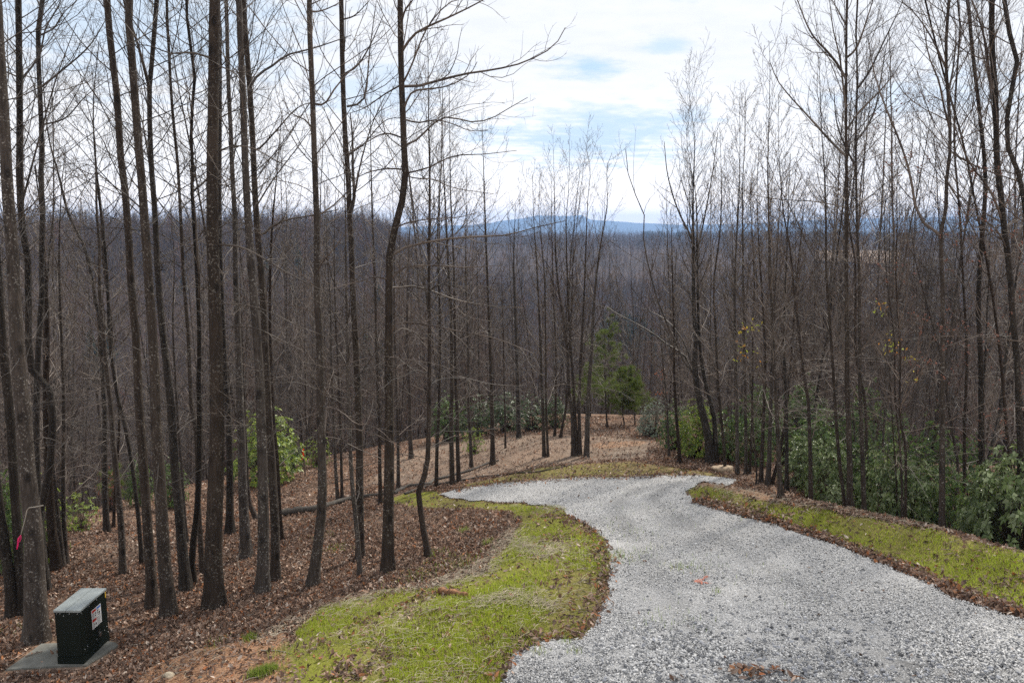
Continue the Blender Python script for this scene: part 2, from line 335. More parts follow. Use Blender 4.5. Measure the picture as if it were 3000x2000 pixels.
def m_ground():
    m, nt, p = mat_new('forest_floor')
    tc = nd(nt, 'ShaderNodeTexCoord'); at_ = nd(nt, 'ShaderNodeAttribute'); at_.attribute_name = 'Col'
    sp = nd(nt, 'ShaderNodeSeparateColor'); nt.links.new(at_.outputs['Color'], sp.inputs[0])
    vo = nd(nt, 'ShaderNodeTexVoronoi'); vo.inputs['Scale'].default_value = 17; vo.inputs['Randomness'].default_value = 1
    wob = nd(nt, 'ShaderNodeTexNoise'); wob.inputs['Scale'].default_value = 20; wob.inputs['Detail'].default_value = 3; nt.links.new(tc.outputs['Object'], wob.inputs['Vector'])
    vm = nd(nt, 'ShaderNodeVectorMath'); vm.operation = 'MULTIPLY_ADD'; nt.links.new(wob.outputs['Color'], vm.inputs[0]); vm.inputs[1].default_value = (.09,) * 3; nt.links.new(tc.outputs['Object'], vm.inputs[2])
    nt.links.new(vm.outputs[0], vo.inputs['Vector'])
    vs = nd(nt, 'ShaderNodeSeparateColor'); nt.links.new(vo.outputs['Color'], vs.inputs[0])
    leaf = mix_(nt, vs.outputs[0], (.07, .043, .030), (.26, .165, .115))
    leaf = mix_(nt, math_(nt, 'MULTIPLY', ramp_(nt, vs.outputs[1], .75, .95), .8), leaf, (.26, .18, .125))
    n2 = nd(nt, 'ShaderNodeTexNoise'); n2.inputs['Scale'].default_value = .55; n2.inputs['Detail'].default_value = 5; nt.links.new(tc.outputs['Object'], n2.inputs['Vector'])
    leaf = mix_(nt, math_(nt, 'MULTIPLY', ramp_(nt, n2.outputs[0], .45, .7), .45), leaf, (.13, .095, .07))
    n3 = nd(nt, 'ShaderNodeTexNoise'); n3.inputs['Scale'].default_value = 30; n3.inputs['Detail'].default_value = 6; nt.links.new(tc.outputs['Object'], n3.inputs['Vector'])
    soilg = mix_(nt, n3.outputs[0], (.10, .105, .022), (.25, .26, .045))
    clay = mix_(nt, ramp_(nt, n3.outputs[0], .3, .7), (.19, .11, .065), (.40, .24, .15))
    pale = mix_(nt, ramp_(nt, n3.outputs[0], .35, .65), (.15, .115, .09), (.33, .275, .225))
    col = mix_(nt, math_(nt, 'MULTIPLY', sp.outputs[2], ramp_(nt, wob.outputs[0], .25, .5)), leaf, pale)
    col = mix_(nt, math_(nt, 'MULTIPLY', sp.outputs[1], ramp_(nt, n3.outputs[0], .28, .42)), col, clay)
    col = mix_(nt, sp.outputs[0], col, soilg)
    # far hillsides: brown and grey leaf carpet under bare woods
    ln = nd(nt, 'ShaderNodeVectorMath'); ln.operation = 'LENGTH'; nt.links.new(tc.outputs['Object'], ln.inputs[0])
    farf = ramp_(nt, ln.outputs['Value'], 60, 140)
    nf = nd(nt, 'ShaderNodeTexNoise'); nf.inputs['Scale'].default_value = .02; nf.inputs['Detail'].default_value = 6; nt.links.new(tc.outputs['Object'], nf.inputs['Vector'])
    farc = mix_(nt, ramp_(nt, nf.outputs[0], .35, .65), (.050, .037, .031), (.08, .056, .046))
    col = mix_(nt, farf, col, farc)
    nt.links.new(col, p.inputs['Base Color']); p.inputs['Roughness'].default_value = .95; p.inputs['Specular IOR Level'].default_value = .1
    bp = nd(nt, 'ShaderNodeBump'); bp.inputs['Strength'].default_value = .8; bp.inputs['Distance'].default_value = .03
    nt.links.new(math_(nt, 'ADD', vs.outputs[2], n3.outputs[0]), bp.inputs['Height']); nt.links.new(bp.outputs[0], p.inputs['Normal'])
    return m
def m_gravel():
    m, nt, p = mat_new('crushed_grey_gravel')
    tc = nd(nt, 'ShaderNodeTexCoord')
    v1 = nd(nt, 'ShaderNodeTexVoronoi'); v1.inputs['Scale'].default_value = 74; nt.links.new(tc.outputs['Object'], v1.inputs['Vector'])
    s = nd(nt, 'ShaderNodeSeparateColor'); nt.links.new(v1.outputs['Color'], s.inputs[0])
    v2 = nd(nt, 'ShaderNodeTexVoronoi'); v2.inputs['Scale'].default_value = 140; nt.links.new(tc.outputs['Object'], v2.inputs['Vector'])
    s2 = nd(nt, 'ShaderNodeSeparateColor'); nt.links.new(v2.outputs['Color'], s2.inputs[0])
    f = math_(nt, 'ADD', math_(nt, 'MULTIPLY', s.outputs[0], .55), math_(nt, 'MULTIPLY', s2.outputs[0], .45))
    n = nd(nt, 'ShaderNodeTexNoise'); n.inputs['Scale'].default_value = .8; n.inputs['Detail'].default_value = 5; nt.links.new(tc.outputs['Object'], n.inputs['Vector'])
    f = math_(nt, 'ADD', f, math_(nt, 'MULTIPLY', math_(nt, 'SUBTRACT', n.outputs[0], .5), .5))
    col = mix_(nt, ramp_(nt, f, .12, .85), (.27, .271, .275), (.56, .56, .56))
    edge = math_(nt, 'MULTIPLY', ramp_(nt, v1.outputs['Distance'], .45, .8), .38)
    col = mix_(nt, edge, col, (.09, .092, .1))
    ga = nd(nt, 'ShaderNodeAttribute'); ga.attribute_name = 'Col'; col = mix_(nt, 1.0, col, ga.outputs['Color'], 'MULTIPLY')
    nt.links.new(col, p.inputs['Base Color']); p.inputs['Roughness'].default_value = .9
    bp = nd(nt, 'ShaderNodeBump'); bp.inputs['Strength'].default_value = 1; bp.inputs['Distance'].default_value = .012
    nt.links.new(math_(nt, 'SUBTRACT', s.outputs[1], v1.outputs['Distance']), bp.inputs['Height']); nt.links.new(bp.outputs[0], p.inputs['Normal'])
    return m
LEAFM = m_col('dry_leaf', .75, .15); STONEM = m_col('stone', .85); GRASSM = m_col('grass_blade', .55, .5, .35); STRAWM = m_col('dry_straw', .8)
BUSHM = m_col('evergreen_leaf', .42, .32, .5); NEEDLEM = m_col('pine_needle', .6, .35)

# ------------------------------------------------------------------ ground sheet
def axis(fine0, fine1, step, lo, hi, g=1.12):
    a = list(np.arange(fine0, fine1 + 1e-6, step)); s = step; x = fine1
    while x < hi: s *= g; x += s; a.append(x)
    s = step; x = fine0
    while x > lo: s *= g; x -= s; a.insert(0, x)
    return np.array(a)
def build_ground():
    xs = axis(-12, 10, .11, -9000, 9000, 1.09); ys = axis(4, 26, .11, -400, 9500, 1.07)
    X, Y = np.meshgrid(xs, ys); Z = ground(X, Y)
    x, y = edge_wobble(X.ravel(), Y.ravel(), .16, 1.6, 3)
    near = (y > 3) & (y < 40) & (np.abs(x) < 20)
    col = np.zeros((x.size, 3)); xn, yn = x[near], y[near]
    g = np.zeros(len(xn))
    for P, w in ((GR_LEFT, 1), (GR_TIP, .9), (GR_FAR, .55), (GR_RIGHT, 1)): g = np.maximum(g, inpoly(xn, yn, P) * w)
    g *= .62 + .38 * np.clip(.5 + 1.6 * fbm(xn, yn, .9, 4, 8), 0, 1)
    c = np.maximum(inpoly(xn, yn, CLAY) * 1., np.maximum(inpoly(xn, yn, CLAY2) * .6, inpoly(xn, yn, CLAY3) * .7))
    c = np.maximum(c, .15 * smooth(.25, .6, fbm(xn, yn, .35, 3, 77)) * (yn > 17))
    pl = np.maximum(inpoly(xn, yn, PALE) * .55, inpoly(xn, yn, PALE2) * .9)
    pl = np.maximum(pl, .5 * smooth(.1, .5, fbm(xn, yn, .4, 3, 31)))
    col[near, 0] = g; col[near, 1] = c; col[near, 2] = pl
    n, k = len(ys), len(xs); i = np.arange((n - 1) * (k - 1)); r = i // (k - 1); cc = i % (k - 1); b = r * k + cc
    Q = np.stack([b, b + 1, b + k + 1, b + k], -1)
    me = mesh_np('ground', np.stack([X.ravel(), Y.ravel(), Z.ravel()], -1), Q, m_ground(), True, {'Col': col})
    tag(obj('ground', me), 'leaf covered forest floor falling away to the valley', None, None, 'structure')
build_ground()
RUT1 = wpoly([(1560, 1110), (1500, 1150), (1560, 1200), (1680, 1260), (1820, 1340), (1990, 1450), (2150, 1568)]); RUT2 = wpoly([(1480, 1120), (1400, 1160), (1440, 1230), (1500, 1310), (1560, 1400), (1640, 1500), (1700, 1580)]); RUT3 = wpoly([(1150, 1130), (1300, 1140), (1450, 1165), (1560, 1215)])
def build_gravel():
    st = .05; xs = np.arange(-3.5, 10.5, st); ys = np.arange(4.6, 19, st); X, Y = np.meshgrid(xs, ys)
    Z = ground(X, Y) + .022 + .012 * fbm(X, Y, 1.5, 4, 12) + .02 * fbm(X, Y, 9, 2, 13) * smooth(9, 6.5, Y)
    x, y = edge_wobble(X, Y, .10, 2.5, 21); ins = inpoly(x, y, GRAVEL)
    f = ins[:-1, :-1] & ins[1:, :-1] & ins[:-1, 1:] & ins[1:, 1:]
    r, c = np.nonzero(f); k = len(xs); b = r * k + c
    Q = np.stack([b, b + 1, b + k + 1, b + k], -1); used, inv = np.unique(Q, return_inverse=True)
    V = np.stack([X.ravel(), Y.ravel(), Z.ravel()], -1)[used]
    gx, gy = V[:, 0], V[:, 1]; wx, wy = edge_wobble(gx, gy, .12, .8, 5); tr = np.zeros(len(gx))
    for L_, a_ in ((RUT1, .30), (RUT2, .26), (RUT3, .16)): tr += a_ * np.exp(-(poly_dist(wx, wy, L_) / .16) ** 2)
    damp = .17 * smooth(.0, .7, fbm(gx, gy, .9, 4, 66)) + .16 * smooth(8.4, 6.2, gy) + .35 * np.exp(-(np.hypot(gx - 2.9, gy - 6.6) / .7) ** 2)
    shade_ = np.clip(1.12 - tr * (.5 + .8 * np.clip(.5 + fbm(gx, gy, 3, 3, 7), 0, 1)) - damp, .45, 1.15)[:, None] * np.array([[1., 1., 1.]]) - np.array([[0, .004, .012]]) * 0
    me = mesh_np('gravel_drive', V, inv.reshape(Q.shape), m_gravel(), True, {'Col': shade_})
    tag(obj('gravel_drive', me), 'pale grey gravel drive widening into a turning spur', None, None, 'structure')
build_gravel()

# ------------------------------------------------------------------ scatter on the ground
def pts_in(P, dens, seed, wob=.1, yfall=None):
    rg = np.random.default_rng(seed); x0, y0 = P.min(0); x1, y1 = P.max(0)
    n = int((x1 - x0) * (y1 - y0) * dens); x = rg.uniform(x0, x1, n); y = rg.uniform(y0, y1, n)
    wx, wy = edge_wobble(x, y, wob, 2.5, 21); k = inpoly(wx, wy, P)
    if yfall: k &= rg.random(n) < np.clip((yfall / np.hypot(x, y)) ** 1.6, 0, 1)
    return x[k], y[k], rg
def in_view(x, y, m=1.08): return (np.abs(x) < .643 * m * (y + .5) + .6) & (y > 5)
LEAF_PAL = np.array([(.215, .128, .088), (.15, .092, .065), (.28, .185, .135), (.40, .29, .225), (.55, .46, .39), (.09, .058, .043), (.32, .14, .06), (.27, .10, .04), (.215, .155, .125)])
def leaves_mesh(name, x, y, rg, size=(.035, .075), lift=.012, tilt=.55, orange=0.0, off=0.0):
    n = len(x); z = ground(x, y) + off + rg.uniform(.2, 1, n) * lift
    L = size[0] + (size[1] - size[0]) * rg.random(n) ** 1.3 * rg.uniform(.8, 1.35, n); W = L * rg.uniform(.35, .7, n); az = rg.uniform(0, 2 * np.pi, n)
    t = np.array([(-1, 0), (-.25, -.8), (.45, -.6), (1, 0), (.45, .6), (-.25, .8), (0, 0)])
    curl = rg.uniform(-.3, .9, n)
    X = t[None, :, 0] * L[:, None]; Yy = t[None, :, 1] * W[:, None]
    Zz = curl[:, None] * (np.abs(t[None, :, 1]) ** 1.5 * W[:, None] + .6 * (t[None, :, 0] ** 2) * L[:, None] * rg.uniform(-.4, 1, n)[:, None]) + rg.normal(0, .07, (n, 7)) * L[:, None]
    a = rg.normal(0, tilt, n); b = rg.normal(0, tilt, n)
    Z2 = Zz * np.cos(a)[:, None] + Yy * np.sin(a)[:, None]; Y2 = Yy * np.cos(a)[:, None] - Zz * np.sin(a)[:, None]
    Z3 = Z2 * np.cos(b)[:, None] + X * np.sin(b)[:, None]; X2 = X * np.cos(b)[:, None] - Z2 * np.sin(b)[:, None]
    Z3 -= Z3.min(1, keepdims=True) * .75
    V = np.stack([X2 * np.cos(az)[:, None] - Y2 * np.sin(az)[:, None] + x[:, None], X2 * np.sin(az)[:, None] + Y2 * np.cos(az)[:, None] + y[:, None], Z3 + z[:, None]], -1)
    T = np.array([(6, 0, 1), (6, 1, 2), (6, 2, 3), (6, 3, 4), (6, 4, 5), (6, 5, 0)])
    Fc = (np.arange(n)[:, None, None] * 7 + T[None]).reshape(-1, 3)
    w = np.array([5, 5.5, 4, 2.4, 1.0, 5, 1.2, .8, 3.5]); w[6:8] += orange * 8; w /= w.sum()
    col = LEAF_PAL[rg.choice(len(LEAF_PAL), n, p=w)] * rg.uniform(.7, 1.25, (n, 1))
    return mesh_np(name, V.reshape(-1, 3), Fc, LEAFM, False, {'Col': np.repeat(col, 7, 0)})
PAD = wpoly([(0, 1550), (131, 1545), (205, 1540), (280, 1486), (270, 1470), (92, 1474), (50, 1504)])
def build_litter():
    rg = np.random.default_rng(5); n = 620000
    # polar sampling: thins with distance
    yy = 6.5 * (28 / 6.5) ** rg.random(n); x = rg.uniform(-1, 1, n) * (.66 * yy + .8); keep = rg.random(n) < 1.0
    wx, wy = edge_wobble(x, yy, .10, 2.5, 21)
    gv = inpoly(wx, wy, GRAVEL); gl = inpoly(wx, wy, GR_LEFT) | inpoly(wx, wy, GR_TIP); gf = inpoly(wx, wy, GR_FAR); gr = inpoly(wx, wy, GR_RIGHT)
    cl = inpoly(wx, wy, CLAY) | inpoly(wx, wy, CLAY2); pa = inpoly(wx, wy, PALE)
    pr = np.ones(n); pr[gl] = .10; pr[gr] = .10; pr[gf] = .14; pr[cl] = .10; pr[pa] = .20; pr[inpoly(x, yy, PAD)] = .012; pr[gv] = .0010
    pr *= np.where(~(gl | gr | gf | gv), .30 + .70 * smooth(-.45, .25, fbm(x, yy, .8, 4, 60)), 1)
    clump = smooth(.15, .6, fbm(x, yy, 1.6, 3, 91)); pr = np.where(gl | gr, pr * (.5 + 3.0 * clump), pr)
    k = rg.random(n) < pr
    x, yy = x[k], yy[k]
    tag(obj('leaf_litter', leaves_mesh('leaf_litter', x, yy, rg, (.017, .042), .02)), 'brown and tan fallen leaves carpeting the forest floor', None, None, 'stuff')
    # thick drift of leaves caught along both edges of the gravel
    xs, ys = [], []
    for line, wid, num in (([(1590, 1152), (1680, 1178), (1780, 1205), (1900, 1244), (2000, 1280), (2100, 1322), (2200, 1370), (2352, 1420), (2500, 1470)], .12, 3800),
                           ([(1300, 1186), (1350, 1210), (1388, 1250), (1404, 1290), (1398, 1350), (1378, 1420), (1340, 1462), (1260, 1474), (1190, 1502), (1150, 1568)], .14, 700),
                           ([(1050, 1125), (1130, 1111), (1250, 1103), (1400, 1097), (1500, 1092), (1600, 1090)], .2, 900)):
        W = wpoly(line); seg = np.linalg.norm(np.diff(W, axis=0), axis=1); cs = np.concatenate([[0], np.cumsum(seg)])
        s = rg.uniform(0, cs[-1], num); px = np.interp(s, cs, W[:, 0]); py = np.interp(s, cs, W[:, 1])
        o = np.abs(rg.normal(0, wid, num)) * np.where(rg.random(num) < .8, 1, -.4); tx = np.interp(s + .1, cs, W[:, 0]) - px; ty = np.interp(s + .1, cs, W[:, 1]) - py
        l = np.hypot(tx, ty) + 1e-6; side = {3800: -1, 700: 1, 900: 1}[num]
        xs.append(px + ty / l * o * side); ys.append(py - tx / l * o * side)
    x = np.concatenate(xs); y = np.concatenate(ys)
    tag(obj('leaf_drift', leaves_mesh('leaf_drift', x, y, rg, (.02, .046), .035, .5, .18, .01)), 'russet leaves drifted along the edges of the gravel', None, None, 'stuff')
build_litter()
def blades(x, y, rg, h, w, lean, cols, name, mat, base_off=0.0, hm=None):
    n = len(x); z = ground(x, y) + base_off; H = rg.uniform(.45, 1.1, n) * h * (1 if hm is None else hm); az = rg.uniform(0, 2 * np.pi, n); ln = np.abs(rg.normal(0, lean, n))
    dx, dy = np.cos(az), np.sin(az); wx, wy = -dy * w / 2, dx * w / 2
    P0 = np.stack([x, y, z - .005], -1); D = np.stack([dx, dy, np.zeros(n)], -1); U = np.array([0, 0, 1.])
    P1 = P0 + D * (H * ln * .35)[:, None] + U * (H * .6)[:, None]; P2 = P0 + D * (H * ln)[:, None] + U * (H * np.clip(1.05 - .4 * ln, .1, 1))[:, None]
    Wv = np.stack([wx, wy, np.zeros(n)], -1) * np.ones((n, 1))
    V = np.stack([P0 - Wv, P0 + Wv, P1 + Wv * .8, P1 - Wv * .8, P2], 1)
    b = np.arange(n)[:, None] * 5
    Q = b + np.array([[0, 1, 2, 3]]); T = b + np.array([[3, 2, 4]])
    return mesh_np(name, V.reshape(-1, 3), [Q, T], mat, False, {'Col': np.repeat(cols, 5, 0)})
def build_grass():
    X, Y, Cc, H = [], [], [], []
    for P, d, pr, hm, seed in ((GR_LEFT, 6200, 1, 1.1, 1), (GR_TIP, 2200, .9, .7, 2), (GR_FAR, 1000, .6, .6, 3), (GR_RIGHT, 5200, 1, .95, 4)):
        x, y, rg = pts_in(P, d, seed, .17, 9); v = in_view(x, y)
        x, y = x[v], y[v]
        patch = smooth(-.35 - .35 * (seed == 4), .35 - .35 * (seed == 4), fbm(x, y, 1.1, 4, 8)) * pr
        k = rg.random(len(x)) < .12 + .88 * patch; x, y, patch = x[k], y[k], patch[k]
        c = np.array([.205, .250, .022]) * rg.uniform(.7, 1.35, (len(x), 1)); yel = rg.random((len(x), 1)) * .8
        c = c * (1 - yel * .5) + np.array([.36, .34, .03]) * yel * .5
        dry = rg.random(len(x)) < (.16 + .35 * (1 - patch)) * (1.5 if seed == 3 else 1); c[dry] = np.array([.36, .29, .16]) * rg.uniform(.7, 1.2, (dry.sum(), 1))
        X.append(x); Y.append(y); Cc.append(c); H.append(np.full(len(x), hm) * (.55 + .6 * patch))
    x = np.concatenate(X); y = np.concatenate(Y); c = np.concatenate(Cc); h = np.concatenate(H); rg = np.random.default_rng(3)
    me = blades(x, y, rg, .062, .0055, .6, c, 'grass', GRASSM, 0, h)
    tag(obj('grass', me), 'short bright green grass on the banks beside the gravel', None, None, 'stuff')
    # sprigs pushing through the gravel, tufts on the clay and leaf floor
    x, y = [], []
    for px, py, n, s in ((1415, 1282, 160, .16), (1560, 1305, 50, .12), (1645, 1365, 14, .02), (1600, 1300, 50, .25), (1540, 1430, 60, .2), (1440, 1225, 70, .3), (1300, 1480, 30, .05), (1240, 1505, 40, .05), (1320, 1505, 30, .05), (1985, 1265, 25, .07), (1470, 1270, 40, .2), (1510, 1180, 60, .6), (1750, 1330, 30, .5),
                         (612, 1545, 700, .06), (585, 1552, 250, .05), (575, 1470, 160, .05), (640, 1500, 90, .1), (735, 1235, 60, .12), (775, 1262, 70, .12), (1065, 1222, 80, .06), (1120, 1250, 60, .06), (1000, 1275, 60, .1), (60, 1445, 60, .2), (500, 1480, 40, .1), (950, 1330, 120, .2), (1050, 1300, 200, .25)):
        c0 = hit(px, py); x.append(rg.normal(c0[0], s, n)); y.append(rg.normal(c0[1], s, n))
    x = np.concatenate(x); y = np.concatenate(y); c = np.array([.10, .15, .025]) * rg.uniform(.6, 1.4, (len(x), 1)); c[rg.random(len(x)) < .2] = (.26, .21, .10)
    tag(obj('grass_tufts', blades(x, y, rg, .11, .005, .45, c, 'grass_tufts', GRASSM, .01)), 'sparse grass sprigs in the gravel and clay', None, None, 'stuff')
    # dry straw stems lying flat
    xs, ys = [], []
    for P, d, seed in ((GR_LEFT, 230, 21), (CLAY, 90, 22), (GR_RIGHT, 150, 23), (PALE, 40, 24)):
        a, b, r2 = pts_in(P, d, seed); v = in_view(a, b); kk = smooth(-.1, .45, fbm(a, b, 1.0, 3, 70)) > r2.random(len(a)) * (.9); v &= kk; xs.append(a[v]); ys.append(b[v])
    for line in ([(600, 1475), (660, 1440), (760, 1395), (880, 1365), (1000, 1352), (1090, 1330), (1150, 1290)], [(1165, 1240), (1230, 1265), (1290, 1275)], [(1080, 1400), (1180, 1370), (1280, 1400)], [(1000, 1340), (1100, 1310), (1180, 1220)], [(1600, 1118), (1700, 1132), (1800, 1155), (1980, 1183), (2150, 1218), (2352, 1272)]):
        W = wpoly(line); t = rg.random(600) * (len(W) - 1); i = t.astype(int); f = (t - i)[:, None]; q = W[i] * (1 - f) + W[i + 1] * f; q += rg.normal(0, .13, q.shape); xs.append(q[:, 0]); ys.append(q[:, 1])
    x = np.concatenate(xs); y = np.concatenate(ys); n = len(x); az = rg.normal(.3, .9, n); L = rg.uniform(.04, .17, n); z = ground(x, y) + rg.uniform(.015, .06, n)
    D = np.stack([np.cos(az), np.sin(az), rg.normal(.05, .16, n)], -1); P0 = np.stack([x, y, z], -1)
    P = P0[:, None] + D[:, None] * (L[:, None] * np.array([[-.5, 0, .5]]))[:, :, None]; P[:, 1, 2] += .01
    V, Q = tubes(P, np.full((n, 3), .0017), 3)
    c = np.array([.38, .33, .25]) * rg.uniform(.5, 1.35, (n, 1))
    tag(obj('dry_straw', mesh_np('dry_straw', V, Q, STRAWM, False, {'Col': np.repeat(c, 9, 0)})), 'pale dead grass stems lying over the banks', None, None, 'stuff')
build_grass()
def build_floor_twigs():
    rg = np.random.default_rng(61); n = 2600; y = 7 * (27 / 7) ** rg.random(n); x = rg.uniform(-1, 1, n) * (.66 * y + .8); k = ~inpoly(x, y, GRAVEL) & ~inpoly(x, y, PAD) & (~(inpoly(x, y, GR_LEFT) | inpoly(x, y, GR_RIGHT)) | (rg.random(n) < .25)); x, y = x[k], y[k]; n = len(x)
    az = rg.uniform(0, 6.28, n); L = rg.lognormal(-1.6, .5, n); t = np.linspace(-.5, .5, 5); bend = rg.normal(0, .12, (n, 1)) * (t ** 2)[None] * 4
    X = x[:, None] + np.cos(az)[:, None] * t * L[:, None] - np.sin(az)[:, None] * bend * L[:, None]; Y = y[:, None] + np.sin(az)[:, None] * t * L[:, None] + np.cos(az)[:, None] * bend * L[:, None]
    Z = ground(X, Y) + .018 + np.abs(rg.normal(0, .012, (n, 5))); r = rg.uniform(.0018, .006, (n, 1)) * np.linspace(1, .5, 5)[None]
    V, Q = tubes(np.stack([X, Y, Z], -1), r, 4); c = np.array([.15, .125, .105]) * rg.uniform(.4, 2.4, (n, 1))
    tag(obj('floor_twigs', mesh_np('floor_twigs', V, Q, STRAWM, True, {'Col': np.repeat(c, 20, 0)})), 'small dead twigs scattered over the leaf litter', None, None, 'stuff')
build_floor_twigs()
ICO = None
def ico():
    global ICO
    t = (1 + 5 ** .5) / 2
    V = np.array([(-1, t, 0), (1, t, 0), (-1, -t, 0), (1, -t, 0), (0, -1, t), (0, 1, t), (0, -1, -t), (0, 1, -t), (t, 0, -1), (t, 0, 1), (-t, 0, -1), (-t, 0, 1)], float); V /= np.linalg.norm(V[0])
    Fc = np.array([(0, 11, 5), (0, 5, 1), (0, 1, 7), (0, 7, 10), (0, 10, 11), (1, 5, 9), (5, 11, 4), (11, 10, 2), (10, 7, 6), (7, 1, 8), (3, 9, 4), (3, 4, 2), (3, 2, 6), (3, 6, 8), (3, 8, 9), (4, 9, 5), (2, 4, 11), (6, 2, 10), (8, 6, 7), (9, 8, 1)])
    return V, Fc
def stones(name, x, y, size, rg, cols, sink=.35, off=.02, flat=.65):
    V0, F0 = ico(); n = len(x)
    S = size[:, None] * np.stack([rg.uniform(.8, 1.3, n), rg.uniform(.6, 1.1, n), rg.uniform(.5, .9, n) * flat / .65], -1)
    V = V0[None] * (1 + rg.normal(0, .16, (n, 12, 1))) * S[:, None]; a = rg.uniform(0, 6.28, n); ca, sa = np.cos(a)[:, None], np.sin(a)[:, None]
    tx = rg.normal(0, .3, n)[:, None]; V[..., 2] = V[..., 2] + V[..., 0] * tx
    X = V[..., 0] * ca - V[..., 1] * sa + x[:, None]; Y = V[..., 0] * sa + V[..., 1] * ca + y[:, None]; Z = V[..., 2] + (ground(x, y) + off + size * (sink))[:, None]
    Fc = (np.arange(n)[:, None, None] * 12 + F0[None]).reshape(-1, 3)
    return mesh_np(name, np.stack([X, Y, Z], -1).reshape(-1, 3), Fc, STONEM, False, {'Col': np.repeat(cols, 12, 0)})
def build_stones():
    x, y, rg = pts_in(GRAVEL, 5200, 41, .10); v = in_view(x, y); v &= rg.random(len(x)) < np.clip((7.6 / y) ** 3.2, 0, 1); x, y = x[v], y[v]
    n = len(x); near = .8 * smooth(9.0, 6.2, y); s = rg.lognormal(math.log(.0060), .35, n) * (1 + .7 * near * smooth(-.3, .5, fbm(x, y, 1.3, 3, 50)))
    dark = rg.random(n) < (.17 + .30 * near); c = np.where(dark[:, None], np.array([.15, .155, .165]) * rg.uniform(.6, 1.4, (n, 1)), np.array([.48, .48, .48]) * rg.uniform(.65, 1.3, (n, 1)))
    tag(obj('gravel_stones', stones('gravel_stones', x, y, s, rg, c, .15, .026)), 'loose grey crushed stones on the drive', None, None, 'stuff')
    # larger dark lumps pressed up at the near end
    n = 1500; x = rg.normal(2.7, 1.3, n); y = 6.0 + np.abs(rg.normal(0, 1.0, n)) ; w = inpoly(x, y, GRAVEL); x, y = x[w], y[w]; n = len(x)
    c = np.array([.12, .124, .135]) * rg.uniform(.5, 2.8, (n, 1))
    tag(obj('coarse_stones', stones('coarse_stones', x, y, rg.uniform(.009, .026, n), rg, c, .2, .026)), 'coarse dark stones showing through the near gravel', None, None, 'stuff')
    # small clods and pebbles on the clay patch
    x, y, rg = pts_in(CLAY, 500, 43); v = in_view(x, y); x, y = x[v], y[v]; n = len(x)
    c = np.array([.33, .17, .095]) * rg.uniform(.5, 1.4, (n, 1))
    tag(obj('clay_crumbs', stones('clay_crumbs', x, y, rg.uniform(.004, .014, n), rg, c, .2, 0.0)), 'orange crumbs of clay soil in the near corner', None, None, 'stuff')
build_stones()
# ------------------------------------------------------------------ trees
def grow(P, Rd, n, t0, t1, ang, L, K, up, rg, rr=.5, rmin=.002, wig=.10, azs=None, taper=.35, falloff=.55, reach=True):
    """n children on each parent line; returns child points (M,K,3) and radii (M,K)"""
    N, Kp, _ = P.shape; M = N * n; pi = np.repeat(np.arange(N), n)
    tt = (np.tile(np.arange(n), N) + rg.random(M)) / n; t = t0 + (t1 - t0) * tt
    f = t * (Kp - 1); i = np.minimum(f.astype(int), Kp - 2); fr = (f - i)[:, None]
    p = P[pi, i] * (1 - fr) + P[pi, i + 1] * fr; tan = nrm(P[pi, i + 1] - P[pi, i]); r0 = Rd[pi, i] * (1 - fr[:, 0]) + Rd[pi, i + 1] * fr[:, 0]
    ref = np.where(np.abs(tan[:, 2:3]) > .8, np.array([[1., 0, 0]]), np.array([[0, 0, 1.]])); A = nrm(np.cross(tan, ref)); B = np.cross(tan, A)
    phi = (np.arange(M) * 2.4 + rg.normal(0, .5, M)) if azs is None else azs(M, rg)
    a = np.radians(rg.normal(ang, 9, M))[:, None]
    d = np.cos(a) * tan + np.sin(a) * (np.cos(phi)[:, None] * A + np.sin(phi)[:, None] * B)
    ln = (L if np.ndim(L) == 0 else np.asarray(L)[pi]) * (1 - falloff * tt) * rg.uniform(.55, 1.25, M)
    out = np.zeros((M, K, 3)); out[:, 0] = p; step = (ln / (K - 1))[:, None]
    for k in range(1, K):
        d = nrm(d + np.array([0, 0, up / (K - 1)]) + rg.normal(0, wig, (M, 3))); out[:, k] = out[:, k - 1] + d * step
    rs = np.maximum(np.minimum(r0 * rr, r0 * .9), rmin); rad = rs[:, None] * np.linspace(1, taper, K)[None]
    return out, np.maximum(rad, rmin * .6)
def lengths(P): return np.linalg.norm(np.diff(P, axis=1), axis=2).sum(1)
def resample(pts, K):
    pts = np.asarray(pts, float); s = np.concatenate([[0], np.cumsum(np.linalg.norm(np.diff(pts, axis=0), axis=1))]); u = np.linspace(0, s[-1], K)
    m = np.zeros_like(pts); m[1:-1] = (pts[2:] - pts[:-2]) / np.maximum((s[2:] - s[:-2])[:, None], 1e-6); m[0] = (pts[1] - pts[0]) / max(s[1] - s[0], 1e-6); m[-1] = (pts[-1] - pts[-2]) / max(s[-1] - s[-2], 1e-6)
    i = np.clip(np.searchsorted(s, u, 'right') - 1, 0, len(s) - 2); h = (s[i + 1] - s[i])[:, None]; t = ((u - s[i])[:, None]) / np.maximum(h, 1e-6)
    return (2 * t ** 3 - 3 * t ** 2 + 1) * pts[i] + (t ** 3 - 2 * t ** 2 + t) * h * m[i] + (-2 * t ** 3 + 3 * t ** 2) * pts[i + 1] + (t ** 3 - t ** 2) * h * m[i + 1]
